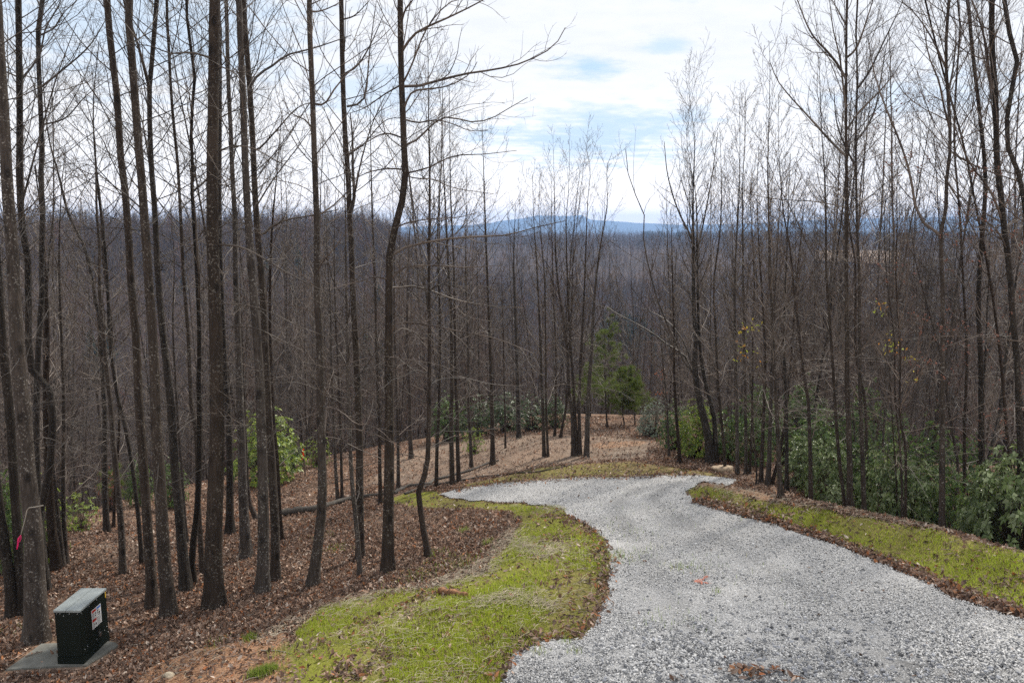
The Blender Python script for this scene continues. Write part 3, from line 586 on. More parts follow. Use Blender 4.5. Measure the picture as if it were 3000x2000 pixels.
def trunk_mesh(P, Rd, S, mat, base_flare=.35, name='trunk', seed=0):
    K = len(P); Rd = Rd.copy(); s = np.concatenate([[0], np.cumsum(np.linalg.norm(np.diff(P, axis=0), axis=1))])
    Rd *= 1 + base_flare * np.exp(-s / (Rd[0] * 2.2 + .05))
    V, Q = tubes(P[None], Rd[None], S); V = V.reshape(K, S, 3); c = P[:, None]; th = np.arange(S) * 2 * np.pi / S
    w = 1 + .16 * np.sin(th * 4 + seed)[None] * np.exp(-s / .22)[:, None] + .035 * fbm(np.cos(th)[None] * 1.3 + seed, s[:, None] * 1.8 + np.sin(th)[None] * 1.3, 1.6, 3, seed % 7)
    V = c + (V - c) * w[..., None]
    return mesh_np(name, V.reshape(-1, 3), Q, mat)
def crown_lines(P, Rd, rg, c0, n1, L1, ang=58, up=.9, dens=1.0, fine=.0022, extra=None, lvl3=True, n2=8, n3=4):
    """limbs, branches and twigs of one bare tree as line sets"""
    out = []
    a, ra = grow(P, Rd, n1, c0, .99, ang, L1, 9, up, rg, .42, .004, .10); ra = np.minimum(ra, np.linspace(.0095, .0035, 9)[None])
    if extra: out.append((a, ra)); a0 = a
    out = [(a, ra)]
    sets = [(a, ra)] + (extra or [])
    for q, rq in sets:
        if q is not a: out.append((q, rq))
        b, rb = grow(q, rq, max(3, int(n2 * dens)), .15, .97, 42, lengths(q) * .42, 6, .5, rg, .5, fine * 1.25, .13)
        out.append((b, rb))
        if lvl3:
            c, rc = grow(b, rb, max(2, int(n3 * dens)), .2, .95, 42, lengths(b) * .5, 4, .35, rg, .6, fine, .15); out.append((c, rc))
    return out
def lines_mesh(sets, mat, name='branches', sides=3, off=None):
    mb = MB()
    for q, r in sets:
        s = 5 if r.max() > .012 else sides
        mb.add(*tubes(q if off is None else q - off, r, s))
    return mb.mesh(name, mat, True)
def twig_ends(sets, rg, frac):
    q = sets[-1][0]; e = q[:, -1]; return e[rg.random(len(e)) < frac]
HERO = []
def hero(label, w0, w1, pts, Y=None, c0=.35, nb=26, L1=None, bark=0, tw=0, ang=58, up=.9, limbs=(), seed=0, group=None, buds=0, dens=1.0, leaves=0, name='bare_tree', n2=7, n3=3, low=None, top_ext=3.2):
    rg = np.random.default_rng(1000 + len(HERO) * 7 + seed)
    bx, by = pts[0]
    if Y is None:
        h = hit(bx, by); Y = float(h[1])
    W = [at(px, py, Y) for px, py in pts]
    gz = float(ground(W[0][0], W[0][1]))
    if W[0][2] > gz + .03: W.insert(0, np.array([W[0][0] + rg.normal(0, .03), W[0][1], gz]))
    W = np.array(W)
    if pts[-1][1] <= 5:
        d = nrm(W[-1] - W[-2]); W = np.vstack([W, W[-1] + d * top_ext * .5 + rg.normal(0, .08, 3), W[-1] + d * top_ext + rg.normal(0, .15, 3)])
    W[:, 1] += np.concatenate([[0], np.cumsum(rg.normal(0, .035, len(W) - 1))]) * np.linspace(0, 1, len(W))
    W[0, 2] = gz - .06
    K = 30; P = resample(W, K); ds = depth_scale(pts[0][1], Y)
    visfrac = 1.0 if pts[-1][1] > 5 else max(.3, 1 - top_ext / max(lengths(P[None])[0], 1))
    tt = np.linspace(0, 1, K) / visfrac; Rd = .5 * ds * np.where(tt <= 1, w1 + (w0 * .94 - w1) * (1 - np.minimum(tt, 1)) ** 1.8, w1 * np.clip(1 - (tt - 1) * visfrac / (1 - visfrac + 1e-6) * .7, .3, 1))
    if pts[-1][1] > 5: Rd *= 1 - .72 * smooth(.6, 1.0, np.linspace(0, 1, K))
    Ht = lengths(P[None])[0]
    if L1 is None: L1 = .20 * Ht
    base = P[0].copy(); base[2] = gz
    root = empty(name, base, label, 'tree', group)
    ex = []
    for lb in limbs:
        lw, lp = lb[0], lb[1:]
        q = np.array([at(px, py, Y) for px, py in lp]); # root the limb in the stem and let it swing in depth
        k = int(np.argmin(np.linalg.norm(P - q[0], axis=1))); q[0] = .4 * q[0] + .6 * P[k]; q[0, 1] = P[k, 1]
        q[:, 1] += np.linspace(0, rg.uniform(-.9, .9), len(q)) * min(1, len(q) / 5); q = resample(q, 12)
        ex.append((q[None], (.5 * ds * lw * np.linspace(1, .28, 12))[None]))
    trunk = obj('trunk', trunk_mesh(P - base, Rd, 12 if w0 > 14 else 8, BARK[bark], .42, seed=len(HERO)), root)
    if nb or ex:
        nl = int(round(len(P) and (9 if w0 >= 12 else 6))) if low is None else low
        if nl:
            lo, rl = grow(P[None], Rd[None], nl, .16, c0 + .12, 76, rg.uniform(1.3, 2.0), 10, -.05, rg, .3, .003, .11, falloff=.15); lo[:, :, 2] += (.35 * np.sin(np.linspace(0, 2.6, 10)) * lengths(lo)[:, None] * .28); rl = np.minimum(rl, np.linspace(.0075, .0022, 10)[None]); ex.append((lo, rl))
        sets = crown_lines(P[None], Rd[None], rg, c0, max(nb, 1), L1, ang, up, dens, extra=ex, n2=n2, n3=n3)
        obj('branches', lines_mesh(sets, TWIG[tw], off=base[None, None]), root)
        if buds:
            e = twig_ends(sets, rg, buds); e = e[:, None] + rg.normal(0, .02, (len(e), 3, 3)); e = e.reshape(-1, 3)
            V0, F0 = ico(); s = rg.uniform(.006, .014, len(e)); V = V0[None] * s[:, None, None] + (e - base)[:, None]
            Fc = (np.arange(len(e))[:, None, None] * 12 + F0[None]).reshape(-1, 3); tag(obj('buds', mesh_np('buds', V.reshape(-1, 3), Fc, BUDM, True), root), None, None, None, 'stuff')
    HERO.append((root, Y)); return root, P, Rd, Y
BUDM = m_flat('red_brown_bud', (.20, .085, .06), .8, var=.3, vs=20)
T = hero
T('leaning furrowed trunk at the left edge with a second stem beside it', 24, 20, [(30, 1417), (18, 1300), (0, 1190), (-22, 1000), (-50, 700), (-80, 300), (-100, -10)], bark=2, nb=18)
T('second furrowed stem at the left edge, just left of the thick grey trunk', 22, 15, [(50, 1412), (44, 1300), (40, 1221), (32, 1080), (27, 960), (15, 830), (2, 700), (-12, 500), (-25, 200), (-30, -10)], bark=2, nb=22)
T('thick grey brown trunk standing just behind the green utility cabinet', 50, 20, [(84, 1470), (79, 1320), (76, 1221), (58, 1061), (52, 941), (42, 872), (30, 712), (18, 552), (8, 432), (-4, 250), (-14, 100), (-20, -10)], c0=.45, nb=24, limbs=[(2.6, (88, 1005), (100, 1003), (140, 1012), (190, 1030), (228, 1039), (262, 1032)), (3, (22, 552), (40, 500), (60, 488), (95, 480), (130, 512))])
T('dark crooked tree with an elbow halfway up, right of the thick left trunk', 20, 12, [(88, 1190), (106, 1120), (118, 1061), (122, 985), (124, 912), (118, 895), (106, 882), (88, 872), (79, 840), (76, 792), (78, 700), (80, 632), (84, 592), (76, 550), (70, 512), (67, 440), (66, 392), (68, 300), (68, 210), (69, 100), (68, -5)], Y=12.5, bark=2, nb=30, c0=.42, L1=2.2, limbs=[(6, (70, 235), (50, 150), (20, 100), (-10, 60)), (5, (72, 190), (95, 130), (115, 70), (150, 20), (165, -20)), (4, (68, 170), (30, 172), (0, 190), (-20, 200)), (5, (75, 480), (100, 300), (140, 180), (190, 60))])
T('dark straight stem rising beside the crooked elbowed tree', 19, 9, [(92, 1200), (84, 1080), (82, 1019), (84, 912), (88, 792), (96, 672), (97, 568), (101, 520), (102, 472), (97, 430), (96, 392), (96, 300), (95, 210), (92, 105), (95, 20), (100, -5)], Y=13, bark=2, nb=34, c0=.45, L1=2.2, limbs=[(4, (95, 105), (115, 60), (130, 20), (150, -10)), (5, (97, 190), (130, 150), (170, 90), (205, -5)), (4, (98, 300), (140, 270), (180, 215), (230, 170)), (5, (95, 30), (80, 5), (60, -10))])
T('largest stem of the dark clump growing behind the left trunks', 23, 9, [(130, 1309), (126, 1260), (120, 1221), (114, 1121), (108, 1021), (104, 900), (106, 760), (100, 640), (92, 500), (80, 380)], bark=1, nb=20, c0=.4)
T('middle curved stem of the dark clump behind the left trunks', 14, 6, [(144, 1301), (136, 1221), (128, 1141), (118, 1040), (112, 940), (104, 800), (112, 600), (126, 450)], bark=0, nb=20, c0=.4)
T('right hand slim upright stem of the dark clump behind the left trunks', 12, 5, [(153, 1297), (148, 1220), (146, 1141), (146, 1061), (148, 941), (146, 872), (141, 752), (134, 600), (140, 450), (150, 340)], bark=0, nb=22, c0=.35)
T('dark tree on the leafy slope with a moss foot, left stem of a pair', 15, 5, [(246, 1223), (242, 1160), (240, 1101), (240, 941), (238, 912), (236, 832), (228, 732), (218, 672), (204, 592), (192, 552), (165, 500), (136, 392), (115, 315), (108, 210), (100, 130)], bark=2, nb=30, c0=.35)
T('thin stem close to the right of the dark pair on the leafy slope', 8, 4, [(260, 1213), (264, 1130), (270, 1050), (274, 981), (270, 900), (260, 852), (256, 732), (240, 640), (236, 572), (228, 430), (200, 300)], bark=1, nb=24, c0=.35)
T('slim grey trunk with a pale scar band near its foot', 17, 5, [(282, 1319), (281, 1270), (280, 1221), (272, 1121), (262, 1021), (256, 941), (248, 872), (240, 792), (228, 652), (226, 572), (218, 492), (216, 392), (213, 300), (200, 240), (185, 200), (175, 158)], nb=30, c0=.40)
T('narrow dark trunk half hidden behind the straight grey one', 11, 6, [(327, 1295), (323, 1250), (320, 1201), (310, 1101), (298, 1021), (284, 941), (278, 912), (262, 792), (258, 672), (250, 540), (238, 400), (230, 250), (240, 100)], bark=2, nb=26, c0=.4)
T('straight grey trunk leaning left, left of the trunk with dark scars', 25, 13, [(350, 1397), (347, 1330), (342, 1261), (332, 1101), (320, 941), (318, 932), (312, 792), (300, 652), (292, 532), (280, 392), (276, 368), (268, 228), (256, 140), (245, 35), (243, -10)], c0=.5, nb=22)
T('scarred grey brown trunk leaning left, its foot right of the cabinet', 33, 15, [(388, 1416), (384, 1350), (378, 1301), (372, 1201), (364, 1081), (354, 941), (354, 912), (348, 792), (336, 632), (328, 512), (318, 392), (317, 367), (308, 245), (299, 140), (290, 35), (288, -10)], c0=.45, nb=22, limbs=[(4, (322, 470), (300, 455), (270, 430), (240, 405), (215, 380), (180, 395)), (2.6, (366, 1060), (374, 1090), (382, 1120), (400, 1142))])
T('dark furrowed trunk joined at the foot, left stem of the close pair', 26, 9, [(428, 1356), (424, 1310), (420, 1281), (412, 1181), (400, 1061), (394, 952), (384, 852), (372, 752), (362, 632), (356, 512), (352, 450), (349, 400), (342, 330), (340, 210), (343, 140), (350, 60), (354, -5)], bark=2, nb=30, c0=.45, limbs=[(8, (341, 210), (338, 150), (332, 100), (320, 40), (313, -15)), (4, (372, 632), (382, 618), (392, 600)), (5, (345, 400), (325, 330), (300, 260), (262, 210), (250, 180))])
T('right stem of the close pair, straight and furrowed', 17, 6, [(443, 1341), (440, 1300), (442, 1260), (452, 1181), (457, 1061), (458, 941), (456, 912), (458, 792), (456, 672), (450, 552), (444, 432), (444, 392), (441, 280), (451, 175), (437, 70), (436, -5)], bark=2, nb=32, c0=.45, limbs=[(6, (458, 690), (468, 640), (474, 590), (478, 480), (476, 380)), (5, (446, 440), (470, 410), (485, 380), (478, 250), (487, 130))])
T('slender trunk between the close pair and the thickest grey trunk', 14, 6, [(466, 1317), (461, 1250), (454, 1120), (452, 1000), (440, 941), (438, 912), (430, 752), (420, 632), (416, 552), (410, 432), (406, 385), (395, 245), (388, 140), (381, -5)], bark=0, nb=32, c0=.4)
T('dark leaning sapling between the close pair and the mossy trunk', 9, 4, [(430, 1247), (424, 1181), (416, 1061), (410, 981), (402, 860), (396, 740), (400, 600), (390, 480)], bark=1, nb=22, c0=.3)
T('mossy footed trunk directly behind the thickest grey trunk', 19, 7, [(528, 1227), (528, 1180), (528, 1101), (524, 941), (520, 912), (512, 752), (506, 552), (504, 432), (504, 300), (505, 120), (500, -5)], bark=2, nb=26, c0=.4)
T('thickest grey trunk left of centre, spotted with lichen and scars', 44, 22, [(492, 1396), (491, 1330), (490, 1261), (496, 1101), (500, 941), (500, 952 - 30), (498, 792), (492, 632), (489, 512), (488, 392), (487, 350), (487, 210), (488, 70), (490, -10)], c0=.55, nb=14, limbs=[(5, (496, 568), (506, 563), (520, 562), (560, 568), (600, 588), (660, 624), (740, 664), (784, 680)), (4, (505, 700), (520, 699), (540, 700), (600, 716), (680, 756), (752, 784)), (4, (505, 762), (515, 754), (528, 752), (580, 760), (640, 792), (700, 824)), (5, (486, 140), (470, 131), (455, 130), (420, 137), (385, 126), (345, 126)), (4, (494, 360), (508, 345), (535, 336), (580, 340), (640, 372), (700, 400)), (4, (497, 165), (520, 160), (560, 180), (600, 220), (660, 250)), (4, (493, 430), (510, 425), (526, 432))])
T('scarred trunk between the thickest grey trunk and the paired grey trunks', 26, 8, [(566, 1281), (561, 1200), (558, 1141), (554, 1021), (550, 941), (546, 792), (540, 632), (538, 512), (532, 392), (530, 315), (523, 175), (518, 35), (516, -8)], nb=24, c0=.45)
T('left trunk of the pair of tall grey trunks in front of the green shrub', 31, 13, [(602, 1362), (605, 1290), (606, 1221), (604, 1061), (600, 941), (600, 900), (592, 792), (580, 632), (572, 512), (566, 392), (563, 350), (556, 210), (548, 70), (544, -10)], c0=.45, nb=18)
T('right trunk of the pair of tall grey trunks in front of the green shrub', 24, 11, [(633, 1334), (632, 1290), (632, 1221), (624, 1061), (617, 941), (610, 792), (604, 672), (592, 512), (584, 392), (583, 350), (574, 210), (563, 70), (560, -10)], nb=22, c0=.45, limbs=[(6, (598, 548), (610, 535), (624, 524), (660, 506), (720, 496), (784, 482)), (6, (577, 190), (590, 168), (612, 150), (647, 119), (700, 101), (752, 80), (790, 62)), (5, (580, 360), (600, 340), (640, 300), (690, 250), (740, 235)), (4, (590, 480), (620, 420), (670, 350), (720, 280))])
T('thin dark trunk tucked behind the right trunk of the grey pair', 12, 5, [(647, 1241), (641, 1161), (636, 1061), (628, 980), (620, 850), (616, 700), (620, 540), (630, 400), (640, 250)], bark=1, nb=24, c0=.4)
T('curved dark sapling sweeping up from the end of the fallen log', 12, 4, [(590, 1192), (584, 1180), (576, 1165), (570, 1121), (566, 1021), (562, 941), (558, 860), (552, 700), (548, 600)], bark=1, nb=18, c0=.4)
T('scarred trunk with a sweeping foot, rising left of the grass bank', 27, 11, [(717, 1347), (722, 1310), (727, 1281), (740, 1161), (740, 1061), (736, 941), (734, 792), (728, 672), (726, 512), (722, 392), (721, 350), (717, 210), (710, 70), (709, -10)], nb=22, c0=.5, bark=0, tw=1, limbs=[(2.2, (742, 940), (757, 934), (785, 944), (820, 972), (848, 972), (878, 988), (902, 1009), (925, 1032)), (2.6, (744, 1006), (773, 1009), (808, 1032), (855, 1056), (902, 1079), (948, 1107)), (2, (744, 987), (797, 982), (855, 989), (905, 1010), (950, 1030)), (5, (728, 258), (745, 240), (770, 205), (810, 160), (850, 130)), (4, (712, 40), (735, 22), (765, 5), (790, -15)), (3.5, (733, 620), (750, 600), (790, 560), (820, 530)), (4, (727, 500), (760, 470), (800, 420), (820, 380)), (4, (720, 300), (690, 270), (650, 250), (620, 210))])
T('narrow left stem of the twin saplings standing behind the log', 9, 3, [(776, 1151), (770, 1061), (765, 941), (760, 820), (757, 700), (750, 560), (752, 420)], nb=22, c0=.35, bark=0)
T('narrow right stem of the twin saplings standing behind the log', 8, 3, [(786, 1149), (784, 1061), (781, 941), (776, 820), (770, 700), (768, 560), (772, 400)], nb=22, c0=.35, bark=1)
T('slim grey stem crossing in front of the brown trunk near centre left', 13, 5, [(828, 1321), (820, 1221), (812, 1141), (806, 1061), (804, 981), (801, 912), (798, 752), (796, 592), (795, 472), (790, 300)], nb=24, c0=.4)
T('brown forked trunk near centre left behind the slim grey stem', 22, 10, [(827, 1285), (827, 1200), (826, 1141), (826, 1021), (824, 941), (818, 792), (812, 672), (808, 552), (804, 492), (801, 400), (796, 332), (791, 210), (788, 70), (787, -10)], bark=0, nb=24, c0=.45, limbs=[(9, (808, 500), (814, 455), (812, 390), (812, 315), (808, 262)), (5, (812, 262), (828, 235), (838, 205), (846, 110), (860, -5)), (5, (805, 490), (822, 440), (840, 380), (870, 300), (905, 240)), (5, (790, 180), (820, 150), (850, 100), (880, 30)), (4, (798, 350), (830, 330), (880, 270), (930, 262)), (4, (787, 60), (820, 45), (860, 20)), (3, (822, 770), (850, 755), (890, 750), (930, 740)), (3, (822, 860), (845, 848), (880, 840), (910, 850))])
T('tall trunk bending right at mid height, with long boughs reaching over the clearing', 30, 12, [(891, 1312), (891, 1240), (892, 1181), (894, 1061), (894, 941), (893, 792), (893, 672), (894, 592), (898, 560), (905, 530), (912, 512), (919, 480), (926, 452), (930, 420), (932, 392), (929, 350), (926, 262), (922, 175), (920, 70), (919, -10)], nb=16, c0=.5, L1=2.0, n2=9, tw=1, limbs=[
    (6.5, (931, 206), (958, 195), (994, 182), (1064, 161), (1134, 147), (1197, 129), (1256, 98), (1284, 73), (1307, 31)),
    (6, (929, 105), (950, 88), (980, 75), (1036, 56), (1099, 31), (1134, 15), (1162, -8)),
    (5, (931, 238), (942, 222), (959, 213), (1029, 206), (1081, 182), (1099, 157)),
    (5, (938, 339), (955, 320), (976, 297), (1008, 266), (1040, 264), (1081, 271), (1123, 262), (1169, 234), (1214, 206)),
    (4, (934, 294), (960, 282), (1001, 276), (1040, 285), (1081, 301), (1120, 300)),
    (4, (938, 400), (960, 395), (994, 388), (1046, 367), (1116, 365), (1186, 360)),
    (3.5, (936, 415), (958, 411), (994, 413), (1046, 434), (1134, 448)), (5, (925, 45), (935, 30), (959, 10), (985, -20)),
    (4.5, (930, 189), (940, 168), (952, 147), (980, 84), (1011, 45), (1040, 24), (1064, 21), (1116, 30)),
    (6, (902, 586), (915, 574), (944, 564), (1004, 552), (1084, 544), (1164, 540), (1224, 524), (1304, 506)),
    (4.5, (900, 634), (915, 622), (936, 612), (1004, 610), (1064, 614), (1144, 610)), (4.5, (900, 674), (915, 662), (932, 658), (984, 672), (1044, 696), (1124, 712), (1204, 718)),
    (4.5, (900, 756), (912, 742), (928, 736), (984, 740), (1064, 754), (1144, 768), (1224, 798)), (3, (900, 768), (920, 757), (952, 776), (992, 820), (1032, 860)),
    (4, (890, 628), (870, 634), (844, 640), (784, 656)), (4, (920, 196), (880, 215), (830, 245), (780, 258)), (4, (925, 300), (890, 310), (850, 335), (800, 370)), (4, (930, 380), (900, 390), (860, 400), (810, 430)),
    (4, (900, 532), (930, 515), (980, 505), (1060, 500), (1100, 490)), (4, (888, 730), (860, 745), (820, 752), (784, 756))])
T('slender tree with a kinked foot standing alone left of the grass bank', 16, 4, [(985, 1280), (978, 1245), (970, 1201), (962, 1141), (962, 1121), (970, 1100), (980, 1081), (984, 1021), (986, 941), (987, 792), (986, 632), (987, 512), (987, 392), (985, 315), (983, 175), (981, 70), (980, 35)], bark=1, nb=40, c0=.45, L1=1.3, ang=48, limbs=[(2.6, (990, 1000), (1008, 995), (1064, 997), (1124, 995), (1160, 988), (1195, 975)), (3, (992, 877), (1010, 876), (1064, 880), (1124, 900), (1204, 912)), (3.2, (990, 662), (1008, 652), (1064, 654), (1124, 652)), (3, (990, 880), (1010, 860), (1040, 830), (1070, 815))])
rest = [
 ('thin grey stem beyond the log, left of the tall bending trunk', 10, 4, [(874, 1157), (872, 1061), (870, 941), (866, 872), (862, 700), (858, 592), (854, 472), (850, 300), (852, 200)], 0),
 ('thin dark stem just right of the tall bending trunk', 9, 3, [(915, 1123), (914, 1021), (912, 941), (908, 820), (905, 700), (906, 560), (900, 420)], 1),
 ('short dark trunk on the far side of the log', 11, 4, [(945, 1053), (942, 1000), (940, 900), (935, 760), (938, 600), (945, 450)], 1),
 ('dark stem rising behind the kinked slender tree', 10, 3, [(1002, 1119), (1004, 1021), (1008, 941), (1008, 912), (1010, 752), (1004, 552), (1008, 400), (1010, 330)], 0),
 ('left stem of the grey pair at the tip of the gravel spur', 13, 3, [(1039, 1114), (1037, 1021), (1036, 941), (1038, 912), (1036, 752), (1028, 592), (1020, 432), (1013, 280), (1008, 190)], 0),
 ('right stem of the grey pair at the tip of the gravel spur', 11, 3, [(1054, 1107), (1051, 1021), (1050, 941), (1048, 912), (1046, 792), (1042, 592), (1036, 455), (1034, 315), (1033, 200)], 1),
 ('thin stem in front of the bright green shrub by the spur', 9, 3, [(1083, 1074), (1080, 1001), (1076, 941), (1075, 800), (1070, 640), (1072, 400)], 0),
 ('upright stem where the fallen branch ends', 12, 3, [(1132, 1067), (1131, 981), (1130, 941), (1128, 872), (1124, 752), (1118, 592), (1114, 472), (1110, 350), (1107, 260)], 0),
 ('very thin stem alone on the bare ground by the dark shrubs', 5, 2, [(1161, 1029), (1160, 960), (1158, 880), (1156, 760), (1150, 600)], 1),
 ('dark ivy clad trunk in front of the central shrubs', 12, 4, [(1192, 1007), (1190, 941), (1188, 860), (1184, 740), (1180, 600), (1184, 470)], 2),
 ('left stem of the slim grey pair before the clearing', 10, 3, [(1250, 1049), (1248, 980), (1247, 941), (1244, 872), (1240, 752), (1232, 592), (1226, 500), (1223, 400)], 0),
 ('right stem of the slim grey pair before the clearing', 7, 2.5, [(1259, 1049), (1256, 980), (1254, 900), (1253, 760), (1250, 632), (1238, 490), (1240, 400)], 0),
 ('thin upright stem at the back edge of the clearing', 7, 2.5, [(1274, 1002), (1276, 941), (1277, 820), (1272, 700), (1268, 540), (1266, 400)], 1),
 ('thin stem leaning right at the back edge of the clearing', 7, 2.5, [(1287, 1005), (1293, 970), (1300, 941), (1306, 850), (1312, 760), (1316, 640), (1322, 480)], 1),
 ('leftmost stem of the dark footed group at the clearing edge', 12, 2.5, [(1319, 1046), (1316, 990), (1314, 941), (1308, 912), (1302, 792), (1294, 730), (1284, 672), (1276, 592), (1274, 490), (1272, 400), (1270, 345)], 1),
 ('second stem of the dark footed group at the clearing edge', 9, 2.5, [(1327, 1046), (1323, 990), (1320, 941), (1316, 872), (1310, 792), (1304, 672), (1300, 512), (1305, 430), (1307, 345)], 0),
 ('third stem of the dark footed group at the clearing edge', 10, 2.5, [(1333, 1046), (1331, 980), (1330, 941), (1332, 872), (1338, 752), (1344, 632), (1348, 512), (1351, 455), (1356, 385), (1344, 325)], 1),
 ('rightmost thicker stem of the dark footed group at the clearing edge', 14, 3, [(1347, 1049), (1349, 990), (1350, 941), (1354, 872), (1360, 792), (1364, 712), (1368, 660), (1376, 592), (1388, 520), (1396, 472), (1396, 385), (1407, 350)], 0),
 ('thin dark stem in front of the round green shrub, right of the clearing', 6, 2.5, [(1537, 1048), (1534, 980), (1532, 931), (1527, 881), (1520, 800), (1516, 720), (1512, 620)], 1),
 ('dark narrow stem right of the clearing before the big leaning tree', 9, 3, [(1562, 1063), (1558, 1010), (1554, 956), (1550, 856), (1550, 756), (1548, 706), (1546, 600), (1542, 480)], 1),
]
for lb, w0, w1, pts, bk in rest: T(lb, w0, w1, pts, bark=bk, nb=26, c0=.3, tw=bk % 2, L1=None, ang=40 if 1260 < pts[0][0] < 1400 else 52, up=1.1)
T('big double stemmed tree leaning left over the clearing, its foot beside the boulder', 22, 2, [(1634, 1064), (1630, 1030), (1624, 993), (1609, 931), (1599, 881), (1594, 831), (1596, 781), (1591, 706), (1590, 600), (1589, 450), (1592, 315), (1582, 245), (1579, 192), (1583, 154)], bark=2, nb=44, c0=.4, ang=36, up=1.2, L1=1.9, limbs=[(6, (1600, 900), (1586, 840), (1570, 812), (1544, 801), (1524, 783), (1491, 761), (1454, 741), (1424, 726), (1399, 708)), (5, (1596, 850), (1575, 790), (1554, 756), (1536, 738), (1504, 721), (1466, 708)), (5, (1598, 870), (1570, 830), (1544, 772), (1524, 732), (1500, 672), (1472, 552), (1470, 480), (1440, 430), (1428, 350)), (5, (1592, 560), (1560, 480), (1540, 400), (1535, 320)), (5, (1590, 620), (1620, 500), (1640, 400), (1655, 300))])
T('second stem of the big leaning double tree, close on its right', 14, 2, [(1644, 1064), (1643, 1010), (1640, 956), (1621, 881), (1611, 831), (1604, 756), (1600, 600), (1597, 450), (1580, 350), (1574, 250)], bark=2, nb=40, c0=.4, ang=38, up=1.2)
rest = [
 ('thin grey stem growing in front of the pale boulder', 8, 3, [(1666, 1083), (1662, 1021), (1656, 960), (1648, 860), (1644, 760), (1640, 650), (1654, 540), (1660, 450), (1657, 290)], 0, None),
 ('first grey stem right of the boulder', 10, 3, [(1694, 1089), (1693, 1000), (1692, 900), (1688, 752), (1690, 600), (1700, 430), (1703, 315), (1703, 220)], 0, None),
 ('second grey stem right of the boulder', 9, 3, [(1714, 1087), (1713, 1000), (1712, 900), (1710, 792), (1708, 592), (1708, 420), (1713, 300), (1715, 220)], 0, None),
 ('third and thinnest grey stem right of the boulder', 7, 2.5, [(1722, 1089), (1726, 1000), (1728, 900), (1730, 780), (1734, 640), (1728, 480), (1732, 380)], 0, None),
 ('left stem of the fanned clump at the tip of the right bank', 11, 3, [(1748, 1110), (1751, 1021), (1754, 941), (1756, 820), (1750, 700), (1742, 560), (1738, 430), (1745, 330)], 1, None),
 ('middle stem of the fanned clump at the tip of the right bank', 13, 3, [(1763, 1114), (1766, 1070), (1768, 1001), (1771, 900), (1776, 780), (1782, 640), (1790, 500), (1800, 380)], 1, None),
 ('right leaning stem of the fanned clump at the tip of the right bank', 9, 3, [(1771, 1114), (1780, 1085), (1788, 1060), (1800, 1000), (1812, 900), (1822, 780), (1834, 640), (1850, 500), (1862, 400)], 1, None),
 ('brown straight trunk at the tip of the grassy right bank', 13, 3, [(1794, 1142), (1790, 1081), (1788, 1021), (1784, 941), (1780, 872), (1778, 832), (1774, 712), (1768, 632), (1766, 512), (1764, 392), (1764, 315), (1767, 210), (1767, 130), (1764, 95)], 0, None),
 ('dark trunk just behind the brown one at the tip of the right bank', 11, 4, [(1807, 1129), (1807, 1041), (1807, 941), (1804, 872), (1800, 760), (1806, 620), (1812, 480), (1820, 350)], 2, None),
 ('wavy dark trunk behind the crest of the right bank', 12, 3, [(1863, 1165), (1861, 1041), (1857, 941), (1858, 930), (1848, 872), (1834, 752), (1822, 652), (1816, 572), (1802, 492), (1796, 437), (1789, 350), (1788, 280), (1789, 216)], 1, 13.8),
 ('slim leaning stem left of the tall pair on the right bank', 10, 4, [(1941, 1174), (1928, 1061), (1919, 960), (1914, 872), (1906, 752), (1898, 632), (1897, 512), (1894, 432), (1892, 380), (1888, 315), (1886, 200), (1884, 130)], 0, 13.2),
 ('brown stem winding between the tall pair behind the right bank', 10, 4, [(1992, 1150), (1990, 1050), (1985, 912), (1972, 850), (1966, 792), (1965, 680), (1962, 600), (1950, 550), (1940, 480), (1950, 380), (1958, 250)], 1, 14.5),
 ('thin wavy stem halfway along the right bank', 8, 3, [(2078, 1206), (2078, 1101), (2076, 1021), (2066, 960), (2066, 792), (2052, 632), (2056, 512), (2050, 420), (2060, 300)], 1, 12.7),
 ('narrow dark stem just left of the thin wavy one on the right bank', 7, 3, [(2071, 1200), (2070, 1101), (2062, 1000), (2050, 900), (2046, 780), (2030, 640), (2024, 500), (2035, 380)], 1, 13.3),
 ('dark stem leaning left among the right hand thicket', 9, 4, [(2200, 1075), (2192, 1021), (2178, 941), (2160, 820), (2130, 700), (2100, 600), (2080, 480)], 1, 15),
 ('dark upright trunk in the right hand thicket above the large shrub', 17, 7, [(2256, 1093), (2254, 1001), (2254, 941), (2252, 820), (2244, 700), (2250, 560), (2256, 420), (2240, 250), (2225, 100), (2215, -5)], 2, 14),
 ('dark trunk slanting right from beside the upright one in the thicket', 11, 5, [(2264, 1090), (2276, 1030), (2288, 981), (2298, 930), (2310, 830), (2330, 700), (2352, 560), (2380, 420)], 2, 14),
]
for lb, w0, w1, pts, bk, Yd in rest: T(lb, w0, w1, pts, bark=bk, nb=34, c0=.28, tw=bk % 2, Y=Yd, ang=44, up=1.1)
